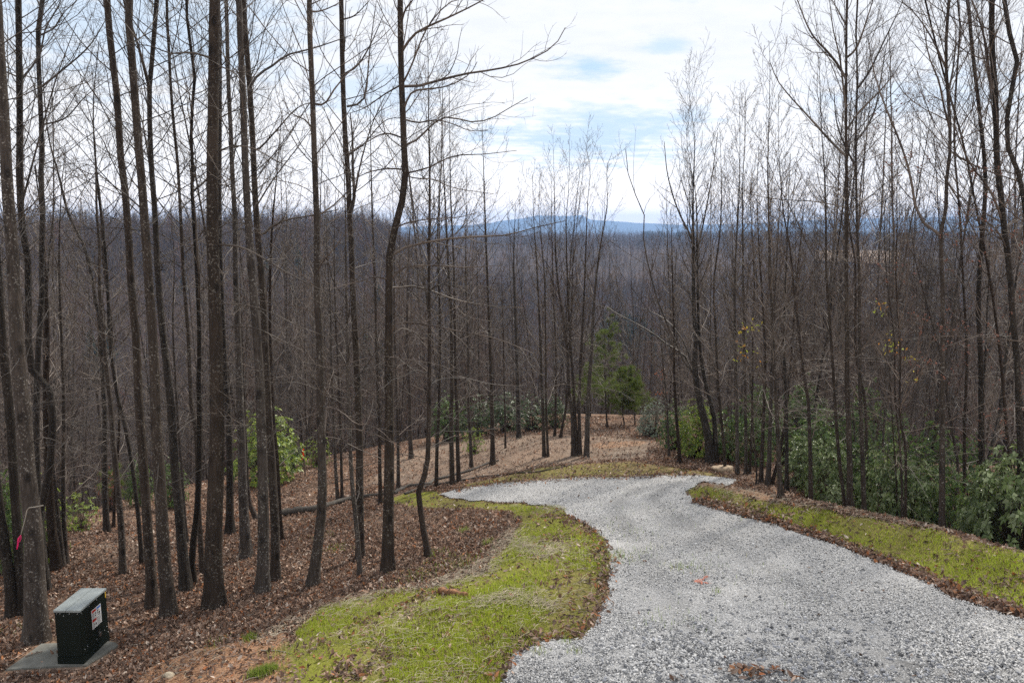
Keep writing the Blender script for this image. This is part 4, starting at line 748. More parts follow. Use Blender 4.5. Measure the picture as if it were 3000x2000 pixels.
T('taller left trunk of the tall pair rising from behind the right bank', 16, 5, [(1952, 1175), (1952, 1061), (1948, 941), (1946, 872), (1946, 792), (1942, 632), (1942, 512), (1941, 420), (1937, 315), (1937, 175), (1938, 60), (1938, -10)], Y=13.0, bark=0, nb=26, c0=.45, ang=42, up=.9, L1=2.0, limbs=[(6, (1935, 350), (1915, 330), (1880, 290), (1850, 255), (1815, 215), (1790, 180), (1775, 140)), (6, (1936, 180), (1920, 150), (1890, 120), (1860, 95), (1838, 65), (1820, 30), (1802, -5)), (5, (1940, 150), (1952, 120), (1962, 60), (1968, 0)), (5, (1936, 260), (1925, 200), (1905, 140), (1880, 90), (1860, 30)), (4, (1938, 60), (1920, 20), (1900, -10)), (5, (1943, 290), (1965, 260), (1990, 230), (2020, 190), (2040, 150)), (3, (1936, 470), (1880, 462), (1800, 456), (1740, 440), (1690, 400))], dens=1.2)
T('right trunk of the tall pair rising from behind the right bank', 13, 4, [(1985, 1178), (1982, 1061), (1978, 941), (1977, 912), (1976, 752), (1975, 632), (1970, 532), (1968, 392), (1967, 315), (1970, 175), (1970, 60), (1970, -10)], Y=13.2, bark=0, nb=30, c0=.4, ang=42, up=1.0, L1=1.8, limbs=[(5, (1975, 330), (2000, 290), (2030, 240), (2050, 180), (2070, 110), (2090, 50)), (5, (1972, 220), (1990, 170), (2015, 110), (2040, 50), (2060, -5)), (5, (1970, 400), (1945, 340), (1925, 280), (1920, 200))], dens=1.2)
T('grey trunk with a bulging fork, nearest on the crest of the right bank', 15, 6, [(2163, 1226), (2164, 1150), (2164, 1061), (2164, 941), (2163, 872), (2162, 792), (2162, 632), (2158, 552), (2163, 524), (2172, 472), (2164, 450), (2163, 436), (2172, 415), (2177, 395), (2180, 300), (2179, 245), (2175, 122), (2179, -10)], Y=12.0, bark=0, nb=28, c0=.5, L1=1.9, ang=48, tw=1, dens=1.2, buds=.5, limbs=[(7, (2158, 545), (2140, 525), (2128, 505), (2121, 480), (2114, 402), (2095, 320), (2060, 220), (2040, 130), (2035, 60)), (5, (2176, 300), (2150, 250), (2120, 200), (2080, 150), (2045, 60)), (5, (2180, 200), (2210, 140), (2235, 60), (2250, 0)), (5, (2178, 160), (2150, 90), (2120, 30), (2090, -10))])
T('dark wandering trunk near the right edge of the frame', 17, 11, [(2346, 1060), (2344, 1000), (2342, 952), (2336, 832), (2324, 712), (2320, 632), (2304, 512), (2298, 460), (2290, 385), (2285, 315), (2284, 210), (2275, 105), (2275, -10)], Y=11.5, bark=2, nb=34, c0=.4, L1=2.2, tw=1, dens=1.2, buds=.4, limbs=[(7, (2284, 230), (2268, 180), (2255, 120), (2235, 60), (2205, 0)), (6, (2290, 330), (2310, 280), (2320, 200), (2320, 100), (2318, 0)), (6, (2302, 500), (2270, 440), (2220, 380), (2190, 330), (2160, 250)), (5, (2312, 560), (2280, 530), (2230, 500), (2180, 490))])
T('arching trunk entering at the right edge high in the frame', 15, 9, [(2400, 1150), (2392, 980), (2380, 800), (2368, 620), (2352, 455), (2341, 402), (2322, 350), (2313, 315), (2325, 220), (2345, 122), (2327, 70), (2320, -5)], Y=11.0, bark=2, nb=36, c0=.4, L1=2.2, tw=1, dens=1.2, buds=.4)
T('dim trunk in the right thicket between the forked trunk and the dark upright one', 9, 4, [(2215, 1120), (2216, 980), (2222, 820), (2212, 640), (2204, 480), (2190, 330), (2196, 180), (2205, 60), (2200, -5)], Y=14.5, bark=1, nb=42, c0=.3, tw=1, buds=.3, ang=44)
T('dim slanted trunk in the right thicket near the wandering trunk', 10, 4, [(2320, 1090), (2308, 960), (2296, 820), (2270, 640), (2236, 470), (2210, 330), (2160, 160), (2120, 20), (2110, -5)], Y=13.0, bark=1, nb=44, c0=.3, tw=1, buds=.3, ang=44)

# yellow leaved saplings on the right
def leaf_cloud(cent, n, spread, rg, size, pal, nv=None):
    """flat small leaves round given centres"""
    c = cent[rg.integers(0, len(cent), n)] + rg.normal(0, spread, (n, 3)); a = nrm(rg.normal(0, 1, (n, 3))); b = nrm(np.cross(a, rg.normal(0, 1, (n, 3)))); s = rg.uniform(.6, 1.2, n)[:, None] * size
    V = np.stack([c - a * s, c - b * s * .55, c + a * s, c + b * s * .55], 1); Q = np.arange(n)[:, None] * 4 + np.arange(4)[None]
    col = np.asarray(pal)[rg.integers(0, len(pal), n)] * rg.uniform(.75, 1.25, (n, 1))
    return V.reshape(-1, 3), Q, np.repeat(col, 4, 0)
for lb, pts, cents, Yd, pal in (('slim sapling holding a few yellow leaves right of the boulder', [(1738, 1095), (1730, 980), (1722, 860), (1708, 780), (1706, 740), (1712, 700)], [(1706, 752), (1704, 785), (1703, 800), (1736, 808), (1712, 760), (1734, 745), (1756, 830), (1700, 815)], 15.5, [(.55, .45, .03), (.38, .45, .05), (.5, .22, .04)]),
                        ('slim sapling holding yellow leaves among the right hand thicket', [(2060, 1130), (2050, 960), (2045, 860), (2038, 780), (2030, 710), (2026, 690)], [(2024, 700), (2030, 715), (2048, 770), (2040, 802), (2055, 800), (2090, 825), (2100, 870)], 13.5, [(.55, .45, .03), (.35, .42, .05), (.5, .22, .04)]),
                        ('sapling with clinging rust coloured leaves behind the pale shrub', [(1532, 1030), (1528, 940), (1522, 880), (1516, 820)], [(1520, 858), (1526, 868), (1522, 905), (1515, 900), (1530, 960)], 20, [(.35, .10, .03), (.28, .09, .04)])):
    root, P, Rd, Y_ = T(lb, 5, 1.5, pts, Y=Yd, bark=1, nb=22, c0=.2, tw=1, L1=.9, n2=5)
    rg = np.random.default_rng(len(HERO)); ce = np.array([at(a, b, Yd) for a, b in cents]) - np.array(root.location)
    V, Q, col = leaf_cloud(ce, 70, .07, rg, .035, pal); obj('leaves', mesh_np('leaves', V, Q, BUSHM, False, {'Col': col}), root)

# ------------------------------------------------------------------ tree kinds repeated through the woods
def proto_tree(kind, H, seed, far=False):
    rg = np.random.default_rng(seed); K = 14
    z = np.linspace(0, H, K); P = np.stack([np.cumsum(rg.normal(0, .016 * H / 8, K)) + z * rg.normal(0, .05), np.cumsum(rg.normal(0, .016 * H / 8, K)) + z * rg.normal(0, .05), z], -1); P -= [P[0, 0], P[0, 1], .15]
    r0 = H * .0040 if kind != 'sapling' else H * .0035
    Rd = r0 * np.linspace(1, .12, K) ** .85; sets = []
    if kind == 'forked':
        q, rq = grow(P[None], Rd[None], 3, .25, .6, 22, H * .55, 10, .5, rg, .75, .01, .04, falloff=.2, taper=.15); sets.append((q, rq))
    fine = .016 if far else .0036
    n1, n2, n3 = {'straight': (46, 8, 4), 'forked': (34, 8, 4), 'sapling': (36, 7, 3), 'spreading': (40, 9, 4)}[kind]
    if far: n1, n2, n3 = n1 * 2 // 3, 6, 0
    ang, up, L = {'straight': (46, 1.0, .17), 'forked': (42, 1.0, .15), 'sapling': (50, .7, .2), 'spreading': (62, .7, .32)}[kind]
    a, ra = grow(P[None], Rd[None], n1, .13 if kind != 'sapling' else .1, .99, ang, L * H, 7 if not far else 4, up, rg, .42, .006 if not far else .022, .1)
    if not far: ra = np.minimum(ra, np.linspace(.017, .006, 7)[None])
    lines = [(a, ra)]
    if sets:
        b, rb = grow(sets[0][0], sets[0][1], n1 // 2, .15, .98, 42, L * H * .8, 7 if not far else 4, up, rg, .45, .006 if not far else .02, .1); lines.append((b, rb))
    for q, rq in list(lines):
        b, rb = grow(q, rq, n2, .15, .97, 42, lengths(q) * .45, 5 if not far else 3, .5, rg, .5, fine * 1.15, .13); lines.append((b, rb))
        if n3:
            c, rc = grow(b, rb, n3, .2, .95, 42, lengths(b) * .5, 3, .3, rg, .6, fine, .15); lines.append((c, rc))
    return P, Rd, sets, lines
PROTO = []
for i, (kind, H) in enumerate((('straight', 16), ('forked', 15), ('straight', 14), ('spreading', 14), ('sapling', 9), ('sapling', 7), ('straight', 18), ('forked', 13))):
    P, Rd, forks, lines = proto_tree(kind, H, 50 + i)
    mb = MB().tube(P[None], Rd[None], 7)
    for q, r in forks: mb.tube(q, r, 5)
    PROTO.append((H, kind, mb.mesh('trunk', BARK[i % 3]), lines_mesh(lines, TWIG[(0, 1, 0, 1, 0, 2, 1, 0)[i]])))
ENV = [(-400, -100), (0, -100), (700, -20), (1000, 160), (1120, 330), (1190, 430), (1250, 370), (1340, 340), (1420, 370), (1480, 420), (1520, 300), (1580, 230), (1640, 330), (1700, 230), (1790, 140), (1900, 60), (2000, 0), (2400, -100), (2800, -100)]
CLEAR = wpoly([(180, 1330), (150, 1210), (290, 1150), (560, 1085), (720, 1060), (1000, 1010), (1220, 1000), (1330, 965), (1530, 960), (1560, 1060), (1700, 1095), (1800, 1165), (2000, 1190), (2352, 1275), (2800, 1400), (2900, 1750), (-200, 1750)])
def px_of(x, y, z):
    d = np.stack([x, y, z - CZ], -1); dep = d[..., 1] * CP - d[..., 2] * SP; upv = d[..., 1] * SP + d[..., 2] * CP
    return 1176 + F * d[..., 0] / dep, 784 - F * upv / dep
def build_mid():
    rg = np.random.default_rng(77); n = 0; placed = [tuple(r.location[:2]) for r, _ in HERO]; tries = 0
    while n < 172 and tries < 20000:
        tries += 1; y = 13 * (75 / 13) ** (rg.random() ** .8); x = rg.uniform(-1, 1) * (.67 * y + 1.5)
        if inpoly(np.array([x]), np.array([y]), CLEAR)[0]: continue
        if y < 15 and x < 0 and x > -9.5: continue
        z = float(ground(x, y)); px, _ = px_of(x, y, z); dmin = .75 + y * .022
        if any((x - a) ** 2 + (y - b) ** 2 < dmin * dmin for a, b in placed): continue
        if 1175 < px < 1545 and y < 30: continue
        top = CZ + (530 - np.interp(px, *zip(*ENV))) / F * y
        kind_i = int(rg.choice(8, p=[.15, .13, .12, .14, .16, .10, .1, .10])); H = PROTO[kind_i][0]
        want = min(19, (top - z) * rg.uniform(.5, 1.0)) if PROTO[kind_i][1] != 'sapling' else min(8.5, (top - z) * rg.uniform(.4, .75))
        if want < 3: continue
        sc = want / H; rad = sc * (1 if want > 9 else 1.0)
        kind = PROTO[kind_i][1]
        where = 'on the left slope' if px < 800 else ('beyond the central clearing' if px < 1500 else 'in the right hand thicket')
        dist = 'near' if y < 30 else 'farther'
        lbl = {'straight': 'straight slim bare tree', 'forked': 'forking bare tree', 'sapling': 'thin bare sapling', 'spreading': 'spreading bare tree'}[kind]
        root = empty('bare_tree' if kind != 'sapling' else 'bare_sapling', (x, y, z), f'{lbl} in the {dist} woods {where}', 'tree', f'{lbl}s in the {dist} woods {where}')
        root.rotation_euler = (rg.normal(0, .04), rg.normal(0, .04), rg.uniform(0, 6.28)); root.scale = (rad, rad, sc)
        for nm, me in (('trunk', PROTO[kind_i][2]), ('branches', PROTO[kind_i][3])):
            obj(nm, me, root)
        placed.append((x, y)); n += 1
    print('mid trees', n)
build_mid()
def scatter_gn(name, co, rotz, scl, pid, protos, label):
    me = bpy.data.meshes.new(name); me.vertices.add(len(co)); me.vertices.foreach_set('co', np.asarray(co, np.float32).ravel())
    for k, v, t in (('rotz', rotz, 'FLOAT'), ('scl', scl, 'FLOAT'), ('pid', pid, 'INT')):
        a = me.attributes.new(k, t, 'POINT'); a.data.foreach_set('value', np.asarray(v, np.float32 if t == 'FLOAT' else np.int32))
    col = bpy.data.collections.new(name + '_kinds')
    for i, p in enumerate(protos):
        o = bpy.data.objects.new(f'kind_{i:02d}', p); col.objects.link(o)
    o = obj(name, me); tag(o, label, None, None, 'stuff')
    ng = bpy.data.node_groups.new(name, 'GeometryNodeTree'); ng.interface.new_socket('Geometry', in_out='INPUT', socket_type='NodeSocketGeometry'); ng.interface.new_socket('Geometry', in_out='OUTPUT', socket_type='NodeSocketGeometry')
    gi = ng.nodes.new('NodeGroupInput'); go = ng.nodes.new('NodeGroupOutput'); ip = ng.nodes.new('GeometryNodeInstanceOnPoints'); ci = ng.nodes.new('GeometryNodeCollectionInfo')
    ci.inputs['Collection'].default_value = col; ci.inputs['Separate Children'].default_value = True; ci.inputs['Reset Children'].default_value = True
    ip.inputs['Pick Instance'].default_value = True
    def na(nm, t):
        q = ng.nodes.new('GeometryNodeInputNamedAttribute'); q.data_type = t; q.inputs[0].default_value = nm; return q.outputs[0]
    cx = ng.nodes.new('ShaderNodeCombineXYZ'); ng.links.new(na('rotz', 'FLOAT'), cx.inputs[2])
    for s_ in (0, 1):
        mm = ng.nodes.new('ShaderNodeMath'); mm.operation = 'SINE'; m2 = ng.nodes.new('ShaderNodeMath'); m2.operation = 'MULTIPLY'; m2.inputs[1].default_value = 37.0 + 20 * s_; ng.links.new(na('rotz', 'FLOAT'), m2.inputs[0]); ng.links.new(m2.outputs[0], mm.inputs[0]); m3 = ng.nodes.new('ShaderNodeMath'); m3.operation = 'MULTIPLY'; m3.inputs[1].default_value = .075; ng.links.new(mm.outputs[0], m3.inputs[0]); ng.links.new(m3.outputs[0], cx.inputs[s_])
    ng.links.new(gi.outputs[0], ip.inputs['Points']); ng.links.new(ci.outputs[0], ip.inputs['Instance']); ng.links.new(na('pid', 'INT'), ip.inputs['Instance Index'])
    ng.links.new(cx.outputs[0], ip.inputs['Rotation']); ng.links.new(na('scl', 'FLOAT'), ip.inputs['Scale']); ng.links.new(ip.outputs[0], go.inputs[0])
    o.modifiers.new('scatter', 'NODES').node_group = ng; return o
def build_far():
    rg = np.random.default_rng(9)
    # woods on the near slope and in the valley
    n = 5200; y = np.sqrt(rg.uniform(24 ** 2, 150 ** 2, n)); x = rg.uniform(-1, 1, n) * (.70 * y + 3); z = ground(x, y); px, _ = px_of(x, y, z)
    k = ~inpoly(x, y, CLEAR) & ~((px > 1180) & (px < 1540) & (y < 34)) & (rg.random(n) < np.interp(y, [20, 40, 150], [.42, .5, .75])); x, y, z, px = x[k], y[k], z[k], px[k]; n = len(x)
    cap = np.interp(px, [-400, 700, 1150, 1500, 1900, 2800], [470, 520, 590, 540, 420, 380]) + rg.normal(0, 45, n); up_ = rg.random(n) < .045; cap[up_] -= 180
    top = CZ + (530 - np.maximum(cap, np.interp(px, *zip(*ENV)))) / F * y; pid = rg.choice(8, n, p=[.11, .09, .09, .24, .19, .17, .04, .07]); H = np.array([p[0] for p in PROTO])[pid]
    lim = np.where((px > 1150) & (px < 1530), 14, 19.); want = np.clip(np.minimum(lim * rg.uniform(.6, 1, n), (top - z) * rg.uniform(.85, 1, n)), 2.5, 19)
    sap = np.isin(pid, (4, 5)); want[sap] = np.minimum(want[sap], 8.5)
    protos = []
    for i, p in enumerate(PROTO):
        mb = p[2], p[3]
        V, Fs, mi, off = [], [], [], 0
        for j, me in enumerate(mb):
            v = np.empty(len(me.vertices) * 3, np.float32); me.vertices.foreach_get('co', v); f = np.empty(len(me.loops), np.int32); me.loops.foreach_get('vertex_index', f); f = f.reshape(-1, 4)
            V.append(v.reshape(-1, 3)); Fs.append(f + off); mi.append(np.full(len(f), j)); off += len(me.vertices)
        m2 = mesh_np('kind', np.concatenate(V), np.concatenate(Fs), [me.materials[0] for me in mb]); m2.polygons.foreach_set('material_index', np.concatenate(mi).astype(np.int32)); protos.append(m2)
    scatter_gn('valley_woods', np.stack([x, y, z], -1), rg.uniform(0, 6.28, n), want / H, pid, protos, 'mass of bare grey brown woods filling the valley')
    print('valley', n)
    # far hillsides
    fp = []
    for i, (kind, H) in enumerate((('straight', 15), ('spreading', 14), ('forked', 15), ('spreading', 13), ('straight', 17), ('spreading', 15))):
        P, Rd, forks, lines = proto_tree(kind, H, 90 + i, True); mb = MB().tube(P[None], Rd[None] * 1.2, 5)
        for q, r in forks: mb.tube(q, r, 4)
        for q, r in lines: mb.tube(q, r, 3)
        fp.append(mb.mesh('kind', FARTWIG[(0, 1, 0, 1, 1, 2)[i]]))
    fp.append(pine_kind())
    def place(n, r0, r1, a0=-.66, a1=.66):
        r = np.sqrt(rg.uniform(r0 ** 2, r1 ** 2, n)); az = rg.uniform(a0, a1, n); x = r * np.sin(az); y = r * np.cos(az); return x, y, ground(x, y), az
    X = [place(5200, 320, 440, -.66, -.06), place(9500, 130, 480), place(7500, 450, 1000), place(7000, 950, 2300)]
    x, y, z, az = (np.concatenate(q) for q in zip(*X)); n = len(x); r = np.hypot(x, y); pid = rg.choice(6, n, p=[.24, .24, .2, .16, .11, .05])
    fld = (np.abs(az - .405) < .045) & (r > 640) & (r < 800); keep = ~fld
    grn = ((az > .16) & (az < .50) & (r > 1500) & (rg.random(n) < .40)) | ((np.hypot((az - .145) / .03, (r - 300) / 40) < 1) & (rg.random(n) < .8)) | ((rg.random(n) < .02) & (r < 300))
    pid[grn] = 6; s = rg.uniform(.75, 1.2, n) * np.where(r > 950, 1.15, 1.0)
    scatter_gn('far_woods', np.stack([x, y, z], -1)[keep], rg.uniform(0, 6.28, n)[keep], s[keep], pid[keep], fp, 'distant bare woods covering the far hillsides up to the skyline')
def pine_kind():
    rg = np.random.default_rng(4); mb = MB(); H = 14; mb.tube(np.array([[[0, 0, 0], [0, 0, H * .5], [0, 0, H]]]), np.array([[.2, .12, .03]]), 5)
    n = 900; t = rg.uniform(.25, 1, n); a = rg.uniform(0, 6.28, n); r = (1.05 - t) * 3.4 * rg.uniform(.2, 1, n); c = np.stack([np.cos(a) * r, np.sin(a) * r, t * H], -1)
    A = nrm(rg.normal(0, 1, (n, 3))); B = nrm(np.cross(A, rg.normal(0, 1, (n, 3)))); s = .38
    V = np.stack([c - A * s, c + A * s, c + B * s * 1.2], 1); mb.add(V.reshape(-1, 3), np.arange(n * 3).reshape(-1, 3))
    return mb.mesh('kind', m_flat('far_pine_green', (.035, .065, .03), .8, .2, var=.4, vs=1), False)
build_far()
# ------------------------------------------------------------------ evergreen shrubs
def shrub_mesh(seed, w, h, leafL=.085, nshoot=420, pal=((.045, .085, .022), (.06, .11, .03), (.09, .14, .04), (.035, .07, .022)), gloss=0, per=7, openness=.35, floorz=.12):
    rg = np.random.default_rng(seed); n = nshoot
    u = nrm(rg.normal(0, 1, (n, 3))); u[:, 2] = np.abs(u[:, 2]) * .98 - .12
    # several lobes give the outline its bumps
    lobes = nrm(rg.normal(0, 1, (7, 3))); lobes[:, 2] = np.abs(lobes[:, 2]); amp = 1 + .30 * np.max(np.clip(u @ lobes.T - .55, 0, 1), axis=1) - .12 + rg.normal(0, .05, n)
    rad = rg.uniform(openness, 1, n) ** .45 * amp * 1.12
    c = np.stack([u[:, 0] * w / 2, u[:, 1] * w / 2, h * floorz + (u[:, 2] + .12) * h * (1 - floorz) * .93], -1) * rad[:, None]; c[:, 2] = np.maximum(c[:, 2], .08)
    ax = nrm(u * .7 + np.array([0, 0, .55]) + rg.normal(0, .2, (n, 3)))
    ref = nrm(rg.normal(0, 1, (n, 3))); A = nrm(np.cross(ax, ref)); B = np.cross(ax, A)
    k = np.arange(per)[None] * 2 * np.pi / per + rg.uniform(0, 6.28, (n, 1)); rr = A[:, None] * np.cos(k)[..., None] + B[:, None] * np.sin(k)[..., None]
    D = nrm(rr * 1.0 + ax[:, None] * rg.uniform(-.25, .75, (n, per, 1)) + np.array([0, 0, -.15])); W = nrm(np.cross(D, ax[:, None] + rg.normal(0, .15, (n, per, 3)))); N_ = np.cross(W, D)
    L = leafL * rg.uniform(.65, 1.2, (n, per, 1)); o = c[:, None]
    pts = np.stack([o + D * L * .08, o + D * L * .5 + W * L * .25 + N_ * L * .04, o + D * L * 1.0 - np.array([0, 0, 1]) * L * .15, o + D * L * .5 - W * L * .25 + N_ * L * .04], 2)
    V = pts.reshape(-1, 3); Q = np.arange(len(V)).reshape(-1, 4)
    col = np.asarray(pal)[rg.integers(0, len(pal), (n, per))] * rg.uniform(.7, 1.35, (n, 1, 1)) * rg.uniform(.8, 1.2, (n, per, 1)); col = np.repeat(col.reshape(-1, 3), 4, 0)
    # stems from the foot to the shoots
    m = min(n, 110); sel = rg.choice(n, m, replace=False); foot = np.stack([rg.normal(0, .06 * w, m), rg.normal(0, .06 * w, m), np.full(m, -.05)], -1)
    mid = foot * .5 + c[sel] * .5 * np.array([.8, .8, 1.0]) + rg.normal(0, .04, (m, 3)); q = np.stack([foot, foot * .4 + mid * .6, mid, c[sel]], 1)
    r = np.array([[.011, .008, .006, .003]]) * rg.uniform(.6, 1.2, (m, 1))
    Vs, Qs = tubes(q, r, 4)
    return mesh_np('foliage', V, Q, BUSHM, False, {'Col': col}), mesh_np('stems', Vs, Qs, TWIG[1])
GREEN = ((.055, .10, .022), (.08, .14, .03), (.12, .18, .04), (.04, .08, .02)); BRIGHT = ((.14, .21, .025), (.20, .27, .03), (.27, .32, .045), (.09, .15, .025)); PALEG = ((.17, .21, .16), (.24, .28, .22), (.09, .13, .08)); DEEP_GLINTS = ((.065, .100, .026), (.095, .138, .038), (.15, .20, .075), (.25, .30, .16))  # last palette carries painted pale glints in its lightest leaf colours
DIM = ((.030, .056, .016), (.042, .076, .02), (.065, .105, .03), (.025, .048, .014))
RUST = ((.16, .045, .025), (.11, .035, .02), (.20, .07, .03))
SH = {'green': [shrub_mesh(1, 1.5, 1.5, pal=GREEN), shrub_mesh(2, 1.5, 1.5, pal=GREEN, nshoot=340)], 'bright': [shrub_mesh(3, 1.5, 1.5, pal=BRIGHT, nshoot=520), shrub_mesh(31, 1.5, 1.5, pal=BRIGHT, nshoot=150, openness=.1)], 'pale': [shrub_mesh(4, 1.5, 1.5, pal=PALEG, nshoot=460, leafL=.06, per=8)], 'deep': [shrub_mesh(5, 1.5, 1.5, pal=DEEP_GLINTS, leafL=.13, nshoot=260), shrub_mesh(6, 1.5, 1.5, pal=DEEP_GLINTS, leafL=.115, nshoot=300), shrub_mesh(7, 1.5, 1.5, pal=GREEN, leafL=.09, nshoot=300)], 'dim': [shrub_mesh(41, 1.5, 1.5, pal=DIM, nshoot=300), shrub_mesh(42, 1.5, 1.5, pal=DIM, nshoot=220)], 'rust': [shrub_mesh(8, 1.5, 1.5, pal=RUST, leafL=.07, nshoot=90, openness=.05, floorz=.45)]}
nsh = [0]
def shrub(label, cx, base, wpx, hpx, kind, Y=None, var=None, name='evergreen_shrub', cat='shrub'):
    nsh[0] += 1; p = hit(cx, base) if Y is None else at(cx, base, Y); Y = float(p[1]); p[2] = ground(p[0], p[1]); s = depth_scale(base, Y)
    if True:
        top = at(cx, base - hpx, Y)[2]; h = max(.4, top - p[2])
    w = wpx * s; v = SH[kind][(nsh[0] if var is None else var) % len(SH[kind])]
    root = empty(name, p, label, cat); root.scale = (w / 1.5, w / 1.5, h / 1.42); root.rotation_euler.z = nsh[0] * 1.7
    obj('foliage', v[0], root); obj('stems', v[1], root); return root
shrub('large yellow green evergreen shrub behind the paired grey trunks', 612, 1108, 158, 165, 'bright', var=0)
shrub('small bright shrub right of the orange ribbon stake', 730, 1072, 62, 78, 'bright', var=1)
shrub('low pale green shrub left of the orange ribbon stake', 672, 1078, 60, 60, 'green')
shrub('green shrub glimpsed between the scarred trunk and the close pair', 395, 1120, 70, 60, 'green', Y=19)
shrub('low green shrub on the left crest of the leafy slope', 182, 1178, 90, 60, 'bright', var=1, Y=17)
shrub('sparse shrub behind the dark clump of stems at left', 112, 1270, 80, 170, 'bright', var=1, Y=14)
shrub('shrub in the gap left of the thick left trunk', 14, 1290, 110, 210, 'green', Y=13.5)
shrub('shrub filling the gap between the two left edge stems and the thick trunk', 62, 1260, 90, 190, 'green', Y=14.5)
shrub('sapling with dry rust red leaves behind the slim scarred trunk', 250, 1125, 56, 52, 'rust', Y=19, name='rusty_sapling', cat='sapling')
shrub('low green shrub right of the rust red sapling', 318, 1112, 60, 58, 'green', Y=19.5)
shrub('dense green shrub left of the central group, behind the kinked tree', 1030, 1012, 85, 105, 'green')
shrub('yellow green shrub in front of the central hedge', 1088, 1042, 56, 70, 'bright', var=1)
shrub('first dark shrub of the central hedge from the left', 1095, 1000, 100, 90, 'dim')
shrub('second dark shrub of the central hedge from the left', 1160, 990, 105, 84, 'dim')
shrub('third dark shrub of the central hedge from the left', 1222, 988, 100, 82, 'dim')
shrub('last dark shrub of the central hedge, beside the slim grey pair', 1275, 982, 66, 72, 'dim')
shrub('rounded pale silvery green shrub at the right of the clearing', 1502, 1004, 78, 88, 'pale')
shrub('low ragged foot of pale shrub nearest the clearing', 1484, 1000, 44, 52, 'pale')
shrub('glossy green shrub directly right of the pale silvery one', 1552, 1032, 84, 108, 'green')
shrub('glossy green shrub behind the foot of the big leaning tree', 1600, 1050, 92, 128, 'bright', var=0)
shrub('green shrub showing between the leaning tree and the boulder', 1672, 1058, 90, 120, 'green')
shrub('green shrub behind the grey stems right of the boulder', 1728, 1068, 90, 112, 'green')
shrub('low shrub left of the fanned clump', 1655, 1046, 60, 60, 'green')
k = 0
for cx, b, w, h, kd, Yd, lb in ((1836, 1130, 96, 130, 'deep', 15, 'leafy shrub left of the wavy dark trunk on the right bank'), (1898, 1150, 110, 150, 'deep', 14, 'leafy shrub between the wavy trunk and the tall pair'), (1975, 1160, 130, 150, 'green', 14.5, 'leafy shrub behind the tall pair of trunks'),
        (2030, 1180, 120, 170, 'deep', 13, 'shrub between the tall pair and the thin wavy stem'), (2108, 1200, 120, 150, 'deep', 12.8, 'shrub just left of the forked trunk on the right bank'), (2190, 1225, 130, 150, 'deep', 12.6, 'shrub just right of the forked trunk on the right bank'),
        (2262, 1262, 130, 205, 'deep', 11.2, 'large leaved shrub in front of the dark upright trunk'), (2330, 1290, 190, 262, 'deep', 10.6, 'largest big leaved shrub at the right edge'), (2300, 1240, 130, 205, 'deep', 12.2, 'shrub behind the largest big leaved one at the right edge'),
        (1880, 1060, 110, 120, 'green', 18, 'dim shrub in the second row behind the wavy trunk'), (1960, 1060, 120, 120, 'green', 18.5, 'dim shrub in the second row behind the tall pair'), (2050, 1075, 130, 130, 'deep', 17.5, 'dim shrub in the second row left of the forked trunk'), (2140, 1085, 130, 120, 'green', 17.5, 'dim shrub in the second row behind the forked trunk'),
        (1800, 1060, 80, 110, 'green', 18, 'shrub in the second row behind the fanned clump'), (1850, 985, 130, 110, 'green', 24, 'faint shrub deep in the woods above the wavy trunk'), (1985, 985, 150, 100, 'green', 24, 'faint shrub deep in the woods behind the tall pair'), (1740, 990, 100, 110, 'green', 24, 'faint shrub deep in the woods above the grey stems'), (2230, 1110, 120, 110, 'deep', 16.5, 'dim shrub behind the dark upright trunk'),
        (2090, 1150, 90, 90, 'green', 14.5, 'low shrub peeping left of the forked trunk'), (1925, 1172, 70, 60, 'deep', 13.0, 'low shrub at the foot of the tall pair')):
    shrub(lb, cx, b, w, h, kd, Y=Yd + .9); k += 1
# ------------------------------------------------------------------ young pines
PINE = ((.080, .118, .024), (.11, .15, .028), (.15, .185, .045))
def pine(label, cx, base, wpx, hpx, Y=None, seed=0, thin=1.0):
    rg = np.random.default_rng(300 + seed); p = hit(cx, base) if Y is None else at(cx, base, Y); Y = float(p[1]); p[2] = ground(p[0], p[1])
    H = at(cx, base - hpx, Y)[2] - p[2]; Wd = 1.35 * wpx * depth_scale(base, Y) / 2
    K = 10; P = np.stack([np.cumsum(rg.normal(0, .02, K)), np.cumsum(rg.normal(0, .02, K)), np.linspace(-.1, H, K)], -1); Rd = np.linspace(.035, .006, K) * max(.7, H / 3.5)
    root = empty('young_pine', p, label, 'tree'); obj('trunk', trunk_mesh(P, Rd, 7, BARK[1], .2), root)
    nb = int(32 * thin); a, ra = grow(P[None], Rd[None], nb, .20, .98, 66, Wd * 1.15, 5, .45, rg, .5, .004, .06, falloff=.72)
    b, rb = grow(a, ra, 6, .25, .98, 42, lengths(a) * .40, 4, .3, rg, .6, .0025, .08); obj('branches', lines_mesh([(a, ra), (b, rb)], TWIG[1]), root)
    # needle tufts along the outer halves
    src = np.concatenate([b[:, 2:].reshape(-1, 3), a[:, 3:].reshape(-1, 3)]); src = src[rg.random(len(src)) < .55]; n = int(9500 * thin); c = src[rg.integers(0, len(src), n)] + rg.normal(0, .022, (n, 3)); D = nrm(rg.normal(0, 1, (n, 3)) + np.array([0, 0, .5])); S = nrm(np.cross(D, rg.normal(0, 1, (n, 3)))); L = rg.uniform(.07, .14, (n, 1))
    V = np.stack([c - S * .0042, c + S * .0042, c + D * L], 1).reshape(-1, 3); col = np.asarray(PINE)[rg.integers(0, 3, n)] * rg.uniform(.7, 1.3, (n, 1))
    obj('needles', mesh_np('needles', V, np.arange(n * 3).reshape(-1, 3), NEEDLEM, False, {'Col': np.repeat(col, 3, 0)}), root)
pine('tallest young pine at the back of the clearing', 1395, 983, 120, 225, seed=1)
